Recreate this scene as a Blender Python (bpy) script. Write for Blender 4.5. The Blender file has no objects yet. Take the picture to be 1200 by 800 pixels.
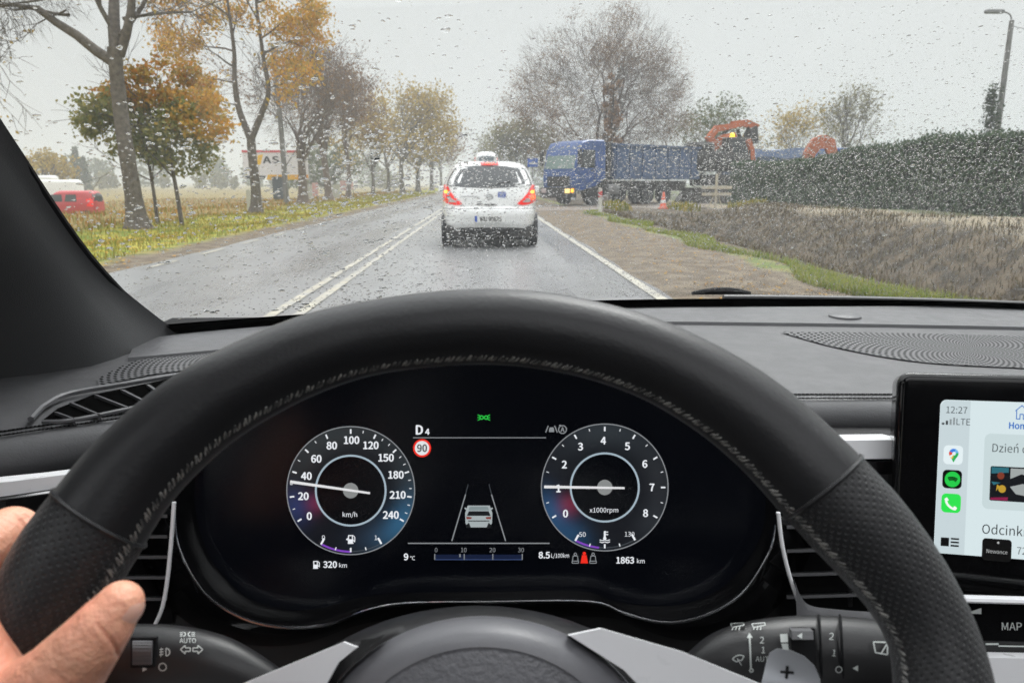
import bpy, math, random
import numpy as np
from mathutils import Vector, Matrix

# ------------------------------------------------------------------ camera, sky, sun, exposure
S = bpy.context.scene
COL = S.collection
F = 867.0                                   # focal length in photo pixels (1200 px wide)
EYE = Vector((0.0, 0.0, 1.15))
PITCH, YAW = math.radians(12.1), math.radians(2.1)
FW = Vector((math.sin(YAW) * math.cos(PITCH), math.cos(YAW) * math.cos(PITCH), -math.sin(PITCH)))
RT = Vector((math.cos(YAW), -math.sin(YAW), 0.0))
UP = RT.cross(FW)
cam_data = bpy.data.cameras.new('camera')
cam_data.sensor_width = 36.0
cam_data.lens = F / 1200 * 36
cam_data.clip_start = 0.01
cam_data.clip_end = 6000
cam_data.dof.use_dof = True
cam_data.dof.focus_distance = 0.75
cam_data.dof.aperture_fstop = 17
cam = bpy.data.objects.new('camera', cam_data)
COL.objects.link(cam)
cam.matrix_world = Matrix(((RT.x, UP.x, -FW.x, EYE.x), (RT.y, UP.y, -FW.y, EYE.y), (RT.z, UP.z, -FW.z, EYE.z), (0, 0, 0, 1)))
S.camera = cam

SUN_EL, SUN_AZ = math.radians(52), math.radians(25)
W = bpy.data.worlds.new('World'); S.world = W; W.use_nodes = True
wn, wl = W.node_tree.nodes, W.node_tree.links
wn.clear()
wo = wn.new('ShaderNodeOutputWorld'); wb = wn.new('ShaderNodeBackground')
sk = wn.new('ShaderNodeTexSky'); sk.sky_type = 'NISHITA'; sk.sun_disc = False
sk.sun_elevation = SUN_EL; sk.sun_rotation = SUN_AZ; sk.air_density = 1.0; sk.dust_density = 5.0
hs = wn.new('ShaderNodeHueSaturation'); hs.inputs['Saturation'].default_value = 0.12; hs.inputs['Value'].default_value = 1.0
tc = wn.new('ShaderNodeTexCoord'); sp = wn.new('ShaderNodeSeparateXYZ')
nz = wn.new('ShaderNodeTexNoise'); nz.inputs['Scale'].default_value = 2.2; nz.inputs['Detail'].default_value = 3
ad = wn.new('ShaderNodeMath'); ad.operation = 'MULTIPLY_ADD'; ad.inputs[1].default_value = 0.10
rp = wn.new('ShaderNodeValToRGB')           # overcast: pale at the horizon, greyer higher up
# (an overcast sky is up to three times brighter overhead than near the horizon)
rp.color_ramp.elements[0].position = 0.05; rp.color_ramp.elements[0].color = (0.575, 0.58, 0.585, 1)
rp.color_ramp.elements[1].position = 0.85; rp.color_ramp.elements[1].color = (1.95, 1.97, 2.02, 1)
e_ = rp.color_ramp.elements.new(0.32); e_.color = (0.52, 0.535, 0.535, 1)
ml = wn.new('ShaderNodeMixRGB'); ml.blend_type = 'MULTIPLY'; ml.inputs[0].default_value = 1.0; ml.inputs[2].default_value = (10.3, 10.3, 10.3, 1)
mx = wn.new('ShaderNodeMixRGB'); mx.inputs[0].default_value = 0.88
wl.new(tc.outputs['Generated'], sp.inputs[0]); wl.new(tc.outputs['Generated'], nz.inputs['Vector'])
wl.new(nz.outputs['Fac'], ad.inputs[0]); wl.new(sp.outputs['Z'], ad.inputs[2]); wl.new(ad.outputs[0], rp.inputs[0])
wl.new(rp.outputs[0], ml.inputs[1]); wl.new(sk.outputs[0], hs.inputs['Color'])
wl.new(hs.outputs[0], mx.inputs[1]); wl.new(ml.outputs[0], mx.inputs[2]); wl.new(mx.outputs[0], wb.inputs[0])
wb.inputs[1].default_value = 0.10
wl.new(wb.outputs[0], wo.inputs[0])

sun_data = bpy.data.lights.new('sun', 'SUN'); sun_data.energy = 1.2; sun_data.angle = math.radians(25); sun_data.color = (1, 0.99, 0.975)
sun = bpy.data.objects.new('sun', sun_data); COL.objects.link(sun)
sun.rotation_euler = Vector((-math.sin(SUN_AZ) * math.cos(SUN_EL), -math.cos(SUN_AZ) * math.cos(SUN_EL), -math.sin(SUN_EL))).to_track_quat('-Z', 'Y').to_euler()

S.view_settings.view_transform = 'Standard'; S.view_settings.look = 'None'
S.view_settings.exposure = 0.55; S.view_settings.gamma = 1.0; S.view_settings.use_curve_mapping = False
S.render.engine = 'CYCLES'
S.cycles.max_bounces = 10; S.cycles.transparent_max_bounces = 24; S.cycles.transmission_bounces = 8
S.cycles.volume_bounces = 1; S.cycles.caustics_refractive = False; S.cycles.caustics_reflective = False
S.cycles.use_denoising = True; S.cycles.denoiser = 'OPENIMAGEDENOISE'; S.cycles.denoising_prefilter = 'NONE'; S.cycles.denoising_input_passes = 'RGB_ALBEDO_NORMAL'; S.cycles.sample_clamp_indirect = 6
rng = random.Random(7); nr = np.random.default_rng(7)

# ------------------------------------------------------------------ helpers
def Q(px, py, d):
    """point seen at photo pixel px, py at the distance d in front of the driver's eye"""
    return EYE + FW * d + RT * ((px - 600) / F * d) + UP * ((400 - py) / F * d)
def on_z(px, py, z):
    r = FW + RT * ((px - 600) / F) + UP * ((400 - py) / F)
    return EYE + r * ((z - EYE.z) / r.z)
def at_y(px, y):
    """ground x of an upright thing standing y metres down the road at photo column px"""
    k = (px - 600) / F; z = -EYE.z
    return (y * (k * FW.y - RT.y) + z * (k * FW.z - RT.z)) / (RT.x - k * FW.x)
def catmull(pts, n=8):
    P = [Vector(p) for p in pts]; out = []
    for i in range(len(P) - 1):
        a = P[max(i - 1, 0)]; b = P[i]; c = P[i + 1]; d = P[min(i + 2, len(P) - 1)]
        for k in range(n):
            t = k / n
            out.append(0.5 * ((2 * b) + (c - a) * t + (2 * a - 5 * b + 4 * c - d) * t * t + (3 * b - a - 3 * c + d) * t ** 3))
    out.append(P[-1]); return out

class MB:
    def __init__(s): s.v = []; s.f = []; s.uv = None; s.mi = []
    def add(s, vs, fs):
        o = len(s.v); s.v += [tuple(v) for v in vs]; s.f += [tuple(i + o for i in f) for f in fs]; return s
    def box(s, c, size, rot=None):
        x, y, z = [k / 2 for k in size]
        vs = [Vector((a * x, b * y, d * z)) for d in (-1, 1) for b in (-1, 1) for a in (-1, 1)]
        if rot: vs = [rot @ v for v in vs]
        return s.add([v + Vector(c) for v in vs], [(0, 2, 3, 1), (4, 5, 7, 6), (0, 1, 5, 4), (2, 6, 7, 3), (0, 4, 6, 2), (1, 3, 7, 5)])
    def rbox(s, c, size, r, rot=None, n=4):
        """box with rounded vertical (local z) edges and slightly chamfered rims"""
        x, y, z = [k / 2 for k in size]; pts = []
        for cx, cy, a0 in ((x - r, y - r, 0), (-x + r, y - r, 90), (-x + r, -y + r, 180), (x - r, -y + r, 270)):
            for k in range(n + 1):
                a = math.radians(a0 + 90 * k / n); pts.append((cx + r * math.cos(a), cy + r * math.sin(a)))
        m = len(pts); e = min(r * .5, z * .4); vs = []
        for zz, sc in ((-z, 1 - e / max(x, y)), (-z + e, 1), (z - e, 1), (z, 1 - e / max(x, y))):
            vs += [Vector((p[0] * sc, p[1] * sc, zz)) for p in pts]
        if rot: vs = [rot @ v for v in vs]
        fs = [(k * m + i, k * m + (i + 1) % m, (k + 1) * m + (i + 1) % m, (k + 1) * m + i) for k in range(3) for i in range(m)]
        fs += [tuple(range(m - 1, -1, -1)), tuple(range(3 * m, 4 * m))]
        return s.add([v + Vector(c) for v in vs], fs)
    def tube(s, pts, rad, n=8, caps=True, closed=False, flat=1.0):
        P = [Vector(p) for p in pts]; m = len(P)
        if not hasattr(rad, '__len__'): rad = [rad] * m
        vs = []; ref = None
        for i, p in enumerate(P):
            a = P[(i - 1) % m] if (closed or i > 0) else p
            b = P[(i + 1) % m] if (closed or i < m - 1) else p
            t = (b - a).normalized() if (b - a).length > 1e-9 else Vector((0, 0, 1))
            if ref is None:
                ref = Vector((0, 0, 1)) if abs(t.z) < .9 else Vector((1, 0, 0))
            x = ref - t * ref.dot(t)
            if x.length < 1e-6: x = Vector((0, 1, 0)) - t * t.y
            x.normalize(); ref = x; y = t.cross(x)
            for k in range(n):
                an = 2 * math.pi * k / n
                vs.append(p + x * (rad[i] * math.cos(an)) + y * (rad[i] * flat * math.sin(an)))
        fs = []
        for i in range(m if closed else m - 1):
            j = (i + 1) % m
            fs += [(i * n + k, i * n + (k + 1) % n, j * n + (k + 1) % n, j * n + k) for k in range(n)]
        if caps and not closed:
            fs += [tuple(range(n - 1, -1, -1)), tuple((m - 1) * n + k for k in range(n))]
        return s.add(vs, fs)
    def cyl(s, a, b, r, n=24, r2=None): return s.tube([a, b], [r, r if r2 is None else r2], n)
    def grid(s, rows, closed_u=False, flip=False):
        R = len(rows); n = len(rows[0]); fs = []
        for i in range(R - 1):
            for k in range(n if closed_u else n - 1):
                q = (i * n + k, i * n + (k + 1) % n, (i + 1) * n + (k + 1) % n, (i + 1) * n + k)
                fs.append(q[::-1] if flip else q)
        return s.add([v for r in rows for v in r], fs)
    def poly(s, pts): return s.add(pts, [tuple(range(len(pts)))])
    def prism(s, pts, off):
        """outline pts (list of vectors) pushed through the vector off"""
        n = len(pts); off = Vector(off); vs = [Vector(p) for p in pts] + [Vector(p) + off for p in pts]
        return s.add(vs, [tuple(range(n - 1, -1, -1)), tuple(range(n, 2 * n))] + [(i, (i + 1) % n, n + (i + 1) % n, n + i) for i in range(n)])
    def lathe(s, prof, c=(0, 0, 0), n=24, axis='z'):
        vs = []
        for r, h in prof:
            for k in range(n):
                a = 2 * math.pi * k / n; x, y = r * math.cos(a), r * math.sin(a)
                v = (x, y, h) if axis == 'z' else ((h, x, y) if axis == 'x' else (x, h, y))
                vs.append(Vector(v) + Vector(c))
        m = len(prof)
        return s.add(vs, [(i * n + k, i * n + (k + 1) % n, (i + 1) * n + (k + 1) % n, (i + 1) * n + k) for i in range(m - 1) for k in range(n)] + [tuple(range(n - 1, -1, -1)), tuple((m - 1) * n + k for k in range(n))])

ORG = {}
def obj(name, mb, m, parent=None, smooth=True, world=False, angle=40, recalc=False):
    me = bpy.data.meshes.new(name)
    vs = mb.v
    off = Vector((0, 0, 0))
    if parent is not None and world: off = ORG[parent.name]
    a = np.array(vs, dtype=np.float32).reshape(-1, 3) - np.array(off, dtype=np.float32)
    me.from_pydata(a.tolist(), [], mb.f)
    if mb.uv is not None:
        l = me.uv_layers.new(name='UVMap')
        idx = np.empty(len(me.loops), dtype=np.int32); me.loops.foreach_get('vertex_index', idx)
        l.data.foreach_set('uv', np.array(mb.uv, dtype=np.float32)[idx].ravel())
    if recalc:
        import bmesh
        b = bmesh.new(); b.from_mesh(me); bmesh.ops.recalc_face_normals(b, faces=b.faces); b.to_mesh(me); b.free()
    for k in (m if isinstance(m, (list, tuple)) else [m]): me.materials.append(k)
    if mb.mi: me.polygons.foreach_set('material_index', mb.mi)
    if smooth:
        me.polygons.foreach_set('use_smooth', [True] * len(me.polygons))
        if angle: me.set_sharp_from_angle(angle=math.radians(angle))
    me.update()
    o = bpy.data.objects.new(name, me); COL.objects.link(o)
    if parent is not None: o.parent = parent
    ORG[o.name] = ORG[parent.name] if parent is not None else Vector((0, 0, 0))
    return o
def tag(o, label=None, cat=None, group=None, kind=None):
    if label: o['label'] = label
    if cat: o['category'] = cat
    if group: o['group'] = group
    if kind: o['kind'] = kind
    return o
def thing(name, label, cat, loc=(0, 0, 0), rotz=0.0, group=None):
    o = bpy.data.objects.new(name, None); COL.objects.link(o); o.empty_display_size = .1
    o.location = loc; o.rotation_euler = (0, 0, rotz); ORG[o.name] = Vector(loc)
    return tag(o, label, cat, group)
def copy_tree(o, parent=None):
    c = o.copy(); COL.objects.link(c)
    if parent is not None: c.parent = parent
    for ch in list(o.children): copy_tree(ch, c)
    return c

def mat(name, col, rough=.5, metal=0.0, spec=.5, bump=None, var=None, coat=0.0, emit=None, coords='Object', sheen=0.0, rvar=None):
    """procedural material; bump=(scale,strength[,distance]); var=(scale, second colour[, contrast])"""
    m = bpy.data.materials.new(name); m.use_nodes = True
    n, l = m.node_tree.nodes, m.node_tree.links; b = n['Principled BSDF']
    b.inputs['Base Color'].default_value = (*col, 1); b.inputs['Roughness'].default_value = rough
    b.inputs['Metallic'].default_value = metal; b.inputs['Specular IOR Level'].default_value = spec
    b.inputs['Coat Weight'].default_value = coat; b.inputs['Sheen Weight'].default_value = sheen
    t = n.new('ShaderNodeTexCoord')
    if var:
        z = n.new('ShaderNodeTexNoise'); z.inputs['Scale'].default_value = var[0]; z.inputs['Detail'].default_value = 6
        r = n.new('ShaderNodeValToRGB'); c = var[2] if len(var) > 2 else .15
        r.color_ramp.elements[0].position = .5 - c; r.color_ramp.elements[1].position = .5 + c
        r.color_ramp.elements[0].color = (*col, 1); r.color_ramp.elements[1].color = (*var[1], 1)
        l.new(t.outputs[coords], z.inputs['Vector']); l.new(z.outputs['Fac'], r.inputs[0]); l.new(r.outputs[0], b.inputs['Base Color'])
    if rvar:
        z = n.new('ShaderNodeTexNoise'); z.inputs['Scale'].default_value = rvar[0]; z.inputs['Detail'].default_value = 5
        r = n.new('ShaderNodeMapRange'); r.inputs['From Min'].default_value = .35; r.inputs['From Max'].default_value = .65
        r.inputs['To Min'].default_value = rvar[1]; r.inputs['To Max'].default_value = rvar[2]
        l.new(t.outputs[coords], z.inputs['Vector']); l.new(z.outputs['Fac'], r.inputs['Value']); l.new(r.outputs[0], b.inputs['Roughness'])
    if bump:
        z = n.new('ShaderNodeTexNoise'); z.inputs['Scale'].default_value = bump[0]; z.inputs['Detail'].default_value = 3
        u = n.new('ShaderNodeBump'); u.inputs['Strength'].default_value = bump[1]; u.inputs['Distance'].default_value = bump[2] if len(bump) > 2 else .001
        l.new(t.outputs[coords], z.inputs['Vector']); l.new(z.outputs['Fac'], u.inputs['Height']); l.new(u.outputs[0], b.inputs['Normal'])
    if emit:
        b.inputs['Emission Color'].default_value = (*emit[0], 1); b.inputs['Emission Strength'].default_value = emit[1]
    return m
def leaf_mat(name, cols, trans=.35):
    m = bpy.data.materials.new(name); m.use_nodes = True
    n, l = m.node_tree.nodes, m.node_tree.links; n.clear()
    o = n.new('ShaderNodeOutputMaterial'); d = n.new('ShaderNodeBsdfDiffuse'); t = n.new('ShaderNodeBsdfTranslucent'); x = n.new('ShaderNodeMixShader')
    g = n.new('ShaderNodeNewGeometry'); r = n.new('ShaderNodeValToRGB'); r.color_ramp.interpolation = 'LINEAR'
    e = r.color_ramp.elements
    while len(e) < len(cols): e.new(.5)
    for i, c in enumerate(cols): e[i].position = i / max(1, len(cols) - 1); e[i].color = (*c, 1)
    l.new(g.outputs['Random Per Island'], r.inputs[0]); l.new(r.outputs[0], d.inputs[0]); l.new(r.outputs[0], t.inputs[0])
    x.inputs[0].default_value = trans; l.new(d.outputs[0], x.inputs[1]); l.new(t.outputs[0], x.inputs[2]); l.new(x.outputs[0], o.inputs[0])
    return m
def screen_mat(name, col, strength):
    """a lit part of a display"""
    m = bpy.data.materials.new(name); m.use_nodes = True
    b = m.node_tree.nodes['Principled BSDF']; b.inputs['Base Color'].default_value = (0.01, 0.01, 0.01, 1)
    b.inputs['Roughness'].default_value = .25; b.inputs['Specular IOR Level'].default_value = .2
    b.inputs['Emission Color'].default_value = (*col, 1); b.inputs['Emission Strength'].default_value = strength * .72
    return m

TXT = {}
try:                                         # the sans serif that ships inside Blender, if it is there
    import os
    FONT = bpy.data.fonts.load(os.path.join(bpy.utils.resource_path('LOCAL'), 'datafiles', 'fonts', 'Noto Sans CJK Regular.woff2'))
except Exception:
    FONT = None
CAP = []
def text_mesh(s, bold=0.0):
    """flat outline of the words, cap height 1, origin at the left of the base line"""
    k = (s, bold)
    if k not in TXT:
        c = bpy.data.curves.new('lettering', 'FONT'); c.body = s; c.size = 1.0; c.offset = 0.0 if FONT else min(bold, .016); c.resolution_u = 3; c.fill_mode = 'BOTH'
        if FONT: c.font = FONT
        o = bpy.data.objects.new('lettering', c); COL.objects.link(o)
        dg = bpy.context.evaluated_depsgraph_get(); dg.update()
        me = bpy.data.meshes.new_from_object(o.evaluated_get(dg))
        v = np.array([x.co[:] for x in me.vertices]).reshape(-1, 3)
        if not CAP: CAP.append(.729); CAP[0] = float(text_mesh('H')[0][:, 1].max() * .729)
        v = v / CAP[0]
        f = [tuple(p.vertices) for p in me.polygons]
        bpy.data.objects.remove(o); bpy.data.curves.remove(c); bpy.data.meshes.remove(me)
        TXT[k] = (v, f)
    return TXT[k]
def put_text(mb, s, place, size, bold=0.0, align='c', sx=1.0):
    """place(u, v): local u right, v up -> world; centred on (0, 0)"""
    v, f = text_mesh(s, bold)
    if not len(v): return
    x0, x1 = v[:, 0].min(), v[:, 0].max()
    ox = {'c': (x0 + x1) / 2, 'l': x0, 'r': x1}[align]
    w = bold * 2.6 if (FONT and bold >= .014) else 0.0        # heavier strokes for the bold words
    for dx, dy in ((0, 0), (w, 0), (-w, 0), (0, w * .8), (0, -w * .8)) if w else ((0, 0),):
        mb.add([place((a[0] - ox + dx) * size * sx, (a[1] - .5 + dy) * size) for a in v], f)
# ------------------------------------------------------------------ interior materials
M = {}
M['dash'] = mat('dash_plastic', (.082, .082, .087), .46, bump=(900, .35, .0006), var=(6, (.095, .095, .10), .3), rvar=(40, .40, .52))
M['pad'] = mat('soft_pad', (.080, .080, .084), .50, bump=(700, .4, .0006), rvar=(30, .44, .56))
M['pillar'] = mat('pillar_cloth', (.060, .061, .064), .62, bump=(1400, .5, .0006), sheen=.15)
M['black'] = mat('black_plastic', (.010, .010, .011), .42, bump=(900, .2, .0004))
M['matt'] = mat('matt_black', (.007, .007, .008), .75, spec=.2)
M['slot_shade'] = mat('slot_shade_black', (.003, .003, .003), 1.0, spec=0.0)
M['gloss'] = mat('gloss_black', (.004, .004, .0045), .07, spec=.45, rvar=(25, .05, .12))
M['satin'] = mat('satin_silver', (.92, .92, .94), .40, metal=.0, rvar=(60, .27, .38))
M['chrome'] = mat('chrome', (.85, .85, .87), .12, metal=1.0)
M['cover'] = mat('grained_cover', (.12, .12, .13), .45, bump=(420, .7, .0012), rvar=(60, .4, .52))
M['coverrim'] = mat('cover_edge', (.12, .12, .13), .40, bump=(900, .2, .0004))
M['thread'] = mat('grey_thread', (.24, .235, .22), .8, var=(300, (.05, .05, .05), .1))
M['print'] = mat('white_print', (.55, .58, .56), .6)
M['skin'] = mat('skin', (.86, .46, .305), .46, bump=(380, .8, .0012), var=(32, (.86, .36, .24), .2))
M['nail'] = mat('nail', (.88, .50, .39), .42)
for k in ('skin', 'nail'):
    b_ = M[k].node_tree.nodes['Principled BSDF']
    b_.inputs['Subsurface Weight'].default_value = .25; b_.inputs['Subsurface Radius'].default_value = (1, .35, .2); b_.inputs['Subsurface Scale'].default_value = .004
M['sleeve'] = mat('dark_sleeve', (.03, .035, .05), .9, bump=(300, .5, .001))
M['lining'] = mat('roof_lining', (.16, .16, .16), .95)
M['glassborder'] = mat('black_glass_border', (.004, .004, .004), .15)

def leather(name, col, rough, dots):
    m = mat(name, col, rough, spec=.34, sheen=.12)
    n, l = m.node_tree.nodes, m.node_tree.links; b = n['Principled BSDF']
    t = n.new('ShaderNodeTexCoord'); z = n.new('ShaderNodeTexNoise'); z.inputs['Scale'].default_value = 500
    u = n.new('ShaderNodeBump'); u.inputs['Strength'].default_value = .25; u.inputs['Distance'].default_value = .0005
    l.new(t.outputs['Object'], z.inputs['Vector']); l.new(z.outputs['Fac'], u.inputs['Height'])
    last = u
    if dots:
        s = n.new('ShaderNodeSeparateXYZ'); l.new(t.outputs['UV'], s.inputs[0])
        w = []
        for ax, k in (('X', 1750.0), ('Y', 1750.0)):
            a = n.new('ShaderNodeMath'); a.operation = 'MULTIPLY'; a.inputs[1].default_value = k; l.new(s.outputs[ax], a.inputs[0])
            c = n.new('ShaderNodeMath'); c.operation = 'SINE'; l.new(a.outputs[0], c.inputs[0]); w.append(c)
        p = n.new('ShaderNodeMath'); p.operation = 'MULTIPLY'; l.new(w[0].outputs[0], p.inputs[0]); l.new(w[1].outputs[0], p.inputs[1])
        r = n.new('ShaderNodeMapRange'); r.interpolation_type = 'SMOOTHSTEP'; r.inputs['From Min'].default_value = .25; r.inputs['From Max'].default_value = .75
        r.inputs['To Min'].default_value = 1; r.inputs['To Max'].default_value = 0; l.new(p.outputs[0], r.inputs['Value'])
        v = n.new('ShaderNodeBump'); v.inputs['Strength'].default_value = .9; v.inputs['Distance'].default_value = .0006
        l.new(r.outputs[0], v.inputs['Height']); l.new(u.outputs[0], v.inputs['Normal']); last = v
    l.new(last.outputs[0], b.inputs['Normal'])
    return m
M['leather'] = leather('smooth_leather', (.008, .008, .0095), .38, False)
M['perforated'] = leather('perforated_leather', (.012, .0122, .0135), .46, True)

def grille_mat(name, centre, ringk, spokes):
    """fine punched speaker pattern radiating from a centre"""
    m = mat(name, (.05, .05, .053), .5)
    n, l = m.node_tree.nodes, m.node_tree.links; b = n['Principled BSDF']
    t = n.new('ShaderNodeNewGeometry'); s = n.new('ShaderNodeVectorMath'); s.operation = 'SUBTRACT'; s.inputs[1].default_value = centre
    l.new(t.outputs['Position'], s.inputs[0]); x = n.new('ShaderNodeSeparateXYZ'); l.new(s.outputs[0], x.inputs[0])
    a = n.new('ShaderNodeMath'); a.operation = 'ARCTAN2'; l.new(x.outputs['Y'], a.inputs[0]); l.new(x.outputs['X'], a.inputs[1])
    r = n.new('ShaderNodeVectorMath'); r.operation = 'LENGTH'; l.new(s.outputs[0], r.inputs[0])
    def sine(src, k):
        q = n.new('ShaderNodeMath'); q.operation = 'MULTIPLY'; q.inputs[1].default_value = k; l.new(src, q.inputs[0])
        w = n.new('ShaderNodeMath'); w.operation = 'SINE'; l.new(q.outputs[0], w.inputs[0]); return w.outputs[0]
    p = n.new('ShaderNodeMath'); p.operation = 'MULTIPLY'; l.new(sine(a.outputs[0], spokes), p.inputs[0]); l.new(sine(r.outputs['Value'], ringk), p.inputs[1])
    g = n.new('ShaderNodeMapRange'); g.interpolation_type = 'SMOOTHSTEP'; g.inputs['From Min'].default_value = .05; g.inputs['From Max'].default_value = .35; l.new(p.outputs[0], g.inputs['Value'])
    c = n.new('ShaderNodeMixRGB'); c.inputs[1].default_value = (.085, .085, .09, 1); c.inputs[2].default_value = (.004, .004, .004, 1)
    l.new(g.outputs[0], c.inputs[0]); l.new(c.outputs[0], b.inputs['Base Color'])
    k = n.new('ShaderNodeMapRange'); k.inputs['To Min'].default_value = .5; k.inputs['To Max'].default_value = .02
    l.new(g.outputs[0], k.inputs['Value']); l.new(k.outputs[0], b.inputs['Specular IOR Level'])
    return m

# ------------------------------------------------------------------ windscreen (glass stands between the pillars)
EDGE = [Q(180, 383, .80), Q(100, 300, .65), Q(0, 157, .50), Q(-190, -120, .33), Vector((-.27, .20, 1.385)), Vector((-.255, .12, 1.43))]
EDGE = catmull(EDGE, 6)
MIDX = .30
def screen_pt(s, t, off=0.0):
    """point of the windscreen: s across, t up"""
    k = t * (len(EDGE) - 1); i = max(0, min(int(k), len(EDGE) - 2)); a = EDGE[i].lerp(EDGE[i + 1], k - i)
    x = a.x + s * (2 * (MIDX - a.x)); b = 4 * s * (1 - s)
    return Vector((x, a.y + (.165 - .05 * t) * b, a.z + .0 * b)) + Vector((0, .55, .83)) * off
GS, GT = 40, 26
def glass_mat():
    m = bpy.data.materials.new('windscreen_glass'); m.use_nodes = True
    n, l = m.node_tree.nodes, m.node_tree.links; n.clear()
    o = n.new('ShaderNodeOutputMaterial'); t = n.new('ShaderNodeBsdfTransparent'); g = n.new('ShaderNodeBsdfGlossy'); x = n.new('ShaderNodeMixShader')
    fr = n.new('ShaderNodeFresnel'); fr.inputs[0].default_value = 1.33
    q = n.new('ShaderNodeMath'); q.operation = 'MULTIPLY'; q.inputs[1].default_value = .10
    t.inputs[0].default_value = (.985, .995, .99, 1); g.inputs['Roughness'].default_value = .02
    l.new(fr.outputs[0], q.inputs[0]); l.new(q.outputs[0], x.inputs[0]); l.new(t.outputs[0], x.inputs[1]); l.new(g.outputs[0], x.inputs[2]); l.new(x.outputs[0], o.inputs[0])
    return m
ws = thing('windscreen', 'wide curved windscreen glass with black edge, covered in rain', 'windscreen', screen_pt(.5, 0))
g = MB()
for off in (0.0, .0045):
    g.grid([[screen_pt(i / GS, j / GT, off) for i in range(GS + 1)] for j in range(GT + 1)], flip=off == 0)
obj('glass_pane', g, glass_mat(), ws, world=True, angle=0)
g = MB()
for off in (-.001, -.003):
    rows = [[screen_pt(i / GS, t, off) for i in range(GS + 1)] for t in (-.035, -.01, .012)]
    g.grid(rows, flip=off == -.001)
obj('black_border', g, M['glassborder'], ws, world=True, angle=0)

# ------------------------------------------------------------------ cabin shell
body = thing('car_cabin', 'dark cabin shell with the grey windscreen pillar at left edge', 'car interior', (.3, 0, .3))
def dash_z(x, y): return EYE.z - .170 + .0095 * max(0.0, min(1.0, (y - .55) / .38))
g = MB(); rows = []
SEC = [(.004, -.012), (.0, -.004), (-.002, .006), (-.003, .024), (-.008, .042), (-.017, .058), (-.034, .071), (-.065, .082), (-.11, .088), (-.17, .09), (-.26, .09)]
for i, p in enumerate(EDGE):
    k = i / (len(EDGE) - 1); fl = max(0, 1 - k * 5.5)
    r = []
    for lx, by in SEC:
        r.append(p + Vector((lx * (1 + fl * .1) + (.012 * fl if lx > -.02 else 0), -by * (1 + .9 * fl), -.010 - (.02 * fl if by > 0 else 0))))
    rows.append(r)
p0 = [v + Vector((0, 0, -.09)) for v in rows[0]]
g.grid([p0] + rows)
g2 = MB(); R2 = [[v for v in r] for r in ([p0] + rows)]
obj('pillar_trim', g, M['pillar'], body, world=True, angle=70)
# seal strip between glass and pillar
g = MB(); g.tube([p + Vector((.004, -.001, .0)) for p in EDGE], .0028, 6)
obj('glass_seal', g, M['matt'], body, world=True)
g = MB()
[g.box(c_, s_) for c_, s_ in (((.3, .095, 1.53), (1.45, .11, .04)), ((.3, -1.325, 1.53), (1.45, 1.05, .04)), ((-.285, -.38, 1.53), (.28, .84, .04)), ((.885, -.38, 1.53), (.28, .84, .04)))]; obj('roof_lining', g, M['lining'], body, world=True)
g = MB(); g.box((.3, -.55, .28), (1.5, 3.0, .05)); obj('floor', g, M['matt'], body, world=True)
for sx in (-.47, 1.07):
    g = MB(); g.box((sx + (-.09 if sx < 0 else .09), -.35, .66), (.10, 2.4, .66))
    g.box((sx + (-.05 if sx < 0 else .05), -1.0, 1.26), (.06, 1.1, .56))  # blank panel fills the rear side window to darken the cabin
    if sx > 0: g.box((sx + .05, -.25, 1.26), (.06, .5, .56))  # unseen panel added to shut fill light out of the right window
    else: g.box((sx - .10, .28, 1.2), (.06, .34, .44))  # unseen block added to keep side light off the pillar
    obj('door_and_light_block', g, M['black'], body, world=True)
g = MB(); g.box((.3, -1.72, .72), (1.4, .10, .8)); g.box((.3, -1.55, .8), (1.2, .2, .7)); g.box((.3, -1.66, 1.3), (1.4, .06, .5)); obj('rear_bulkhead_and_light_block', g, M['black'], body, world=True)  # uppermost panel fills the rear window to cut light from behind
g = MB(); g.box((.3, 1.04, .63), (1.5, .05, .66)); obj('front_bulkhead', g, M['matt'], body, world=True)

# ------------------------------------------------------------------ dashboard
dash = thing('dashboard', 'dark grey soft dashboard with stitched edge below the windscreen', 'dashboard', (.3, .7, .8))
def on_dash(px, py, lift=0.0):
    z = EYE.z - .165
    for _ in range(8):
        p = on_z(px, py, z); z = dash_z(p.x, p.y) + lift
    return on_z(px, py, z)
stitch = catmull([on_dash(a, b) for a, b in ((-330, 560), (-120, 527), (0, 510), (90, 497), (180, 484), (300, 474), (480, 468), (700, 466), (930, 466), (1050, 467), (1200, 468), (1500, 472), (1900, 478), (2300, 486))], 8)
NS = len(stitch)
base = []
for p in stitch:
    s = (p.x + .3875) / (2 * (MIDX + .3875)); q = screen_pt(min(max(s, -.12), 1.12), 0.0)
    base.append(Vector((p.x, max(q.y - .005, p.y + .05), 0)))
rows = []
for p, d_, ddz in ((0, .030, -.075), (0, -.004, -.062), (0, -.013, -.050), (0, -.017, -.030), (0, -.013, -.012), (0, -.006, -.003)):
    rows.append([q + Vector((0, d_, ddz * .55)) for q in stitch])
NT = 26
for j in range(NT + 1):
    t = j / NT; r = []
    for p, b in zip(stitch, base):
        y = p.y + (b.y - p.y) * t
        r.append(Vector((p.x, y, dash_z(p.x, y) - .0)))
    rows.append(r)
g = MB(); g.grid(rows)
obj('top_pad', g, M['pad'], dash, world=True, angle=0)
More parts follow.
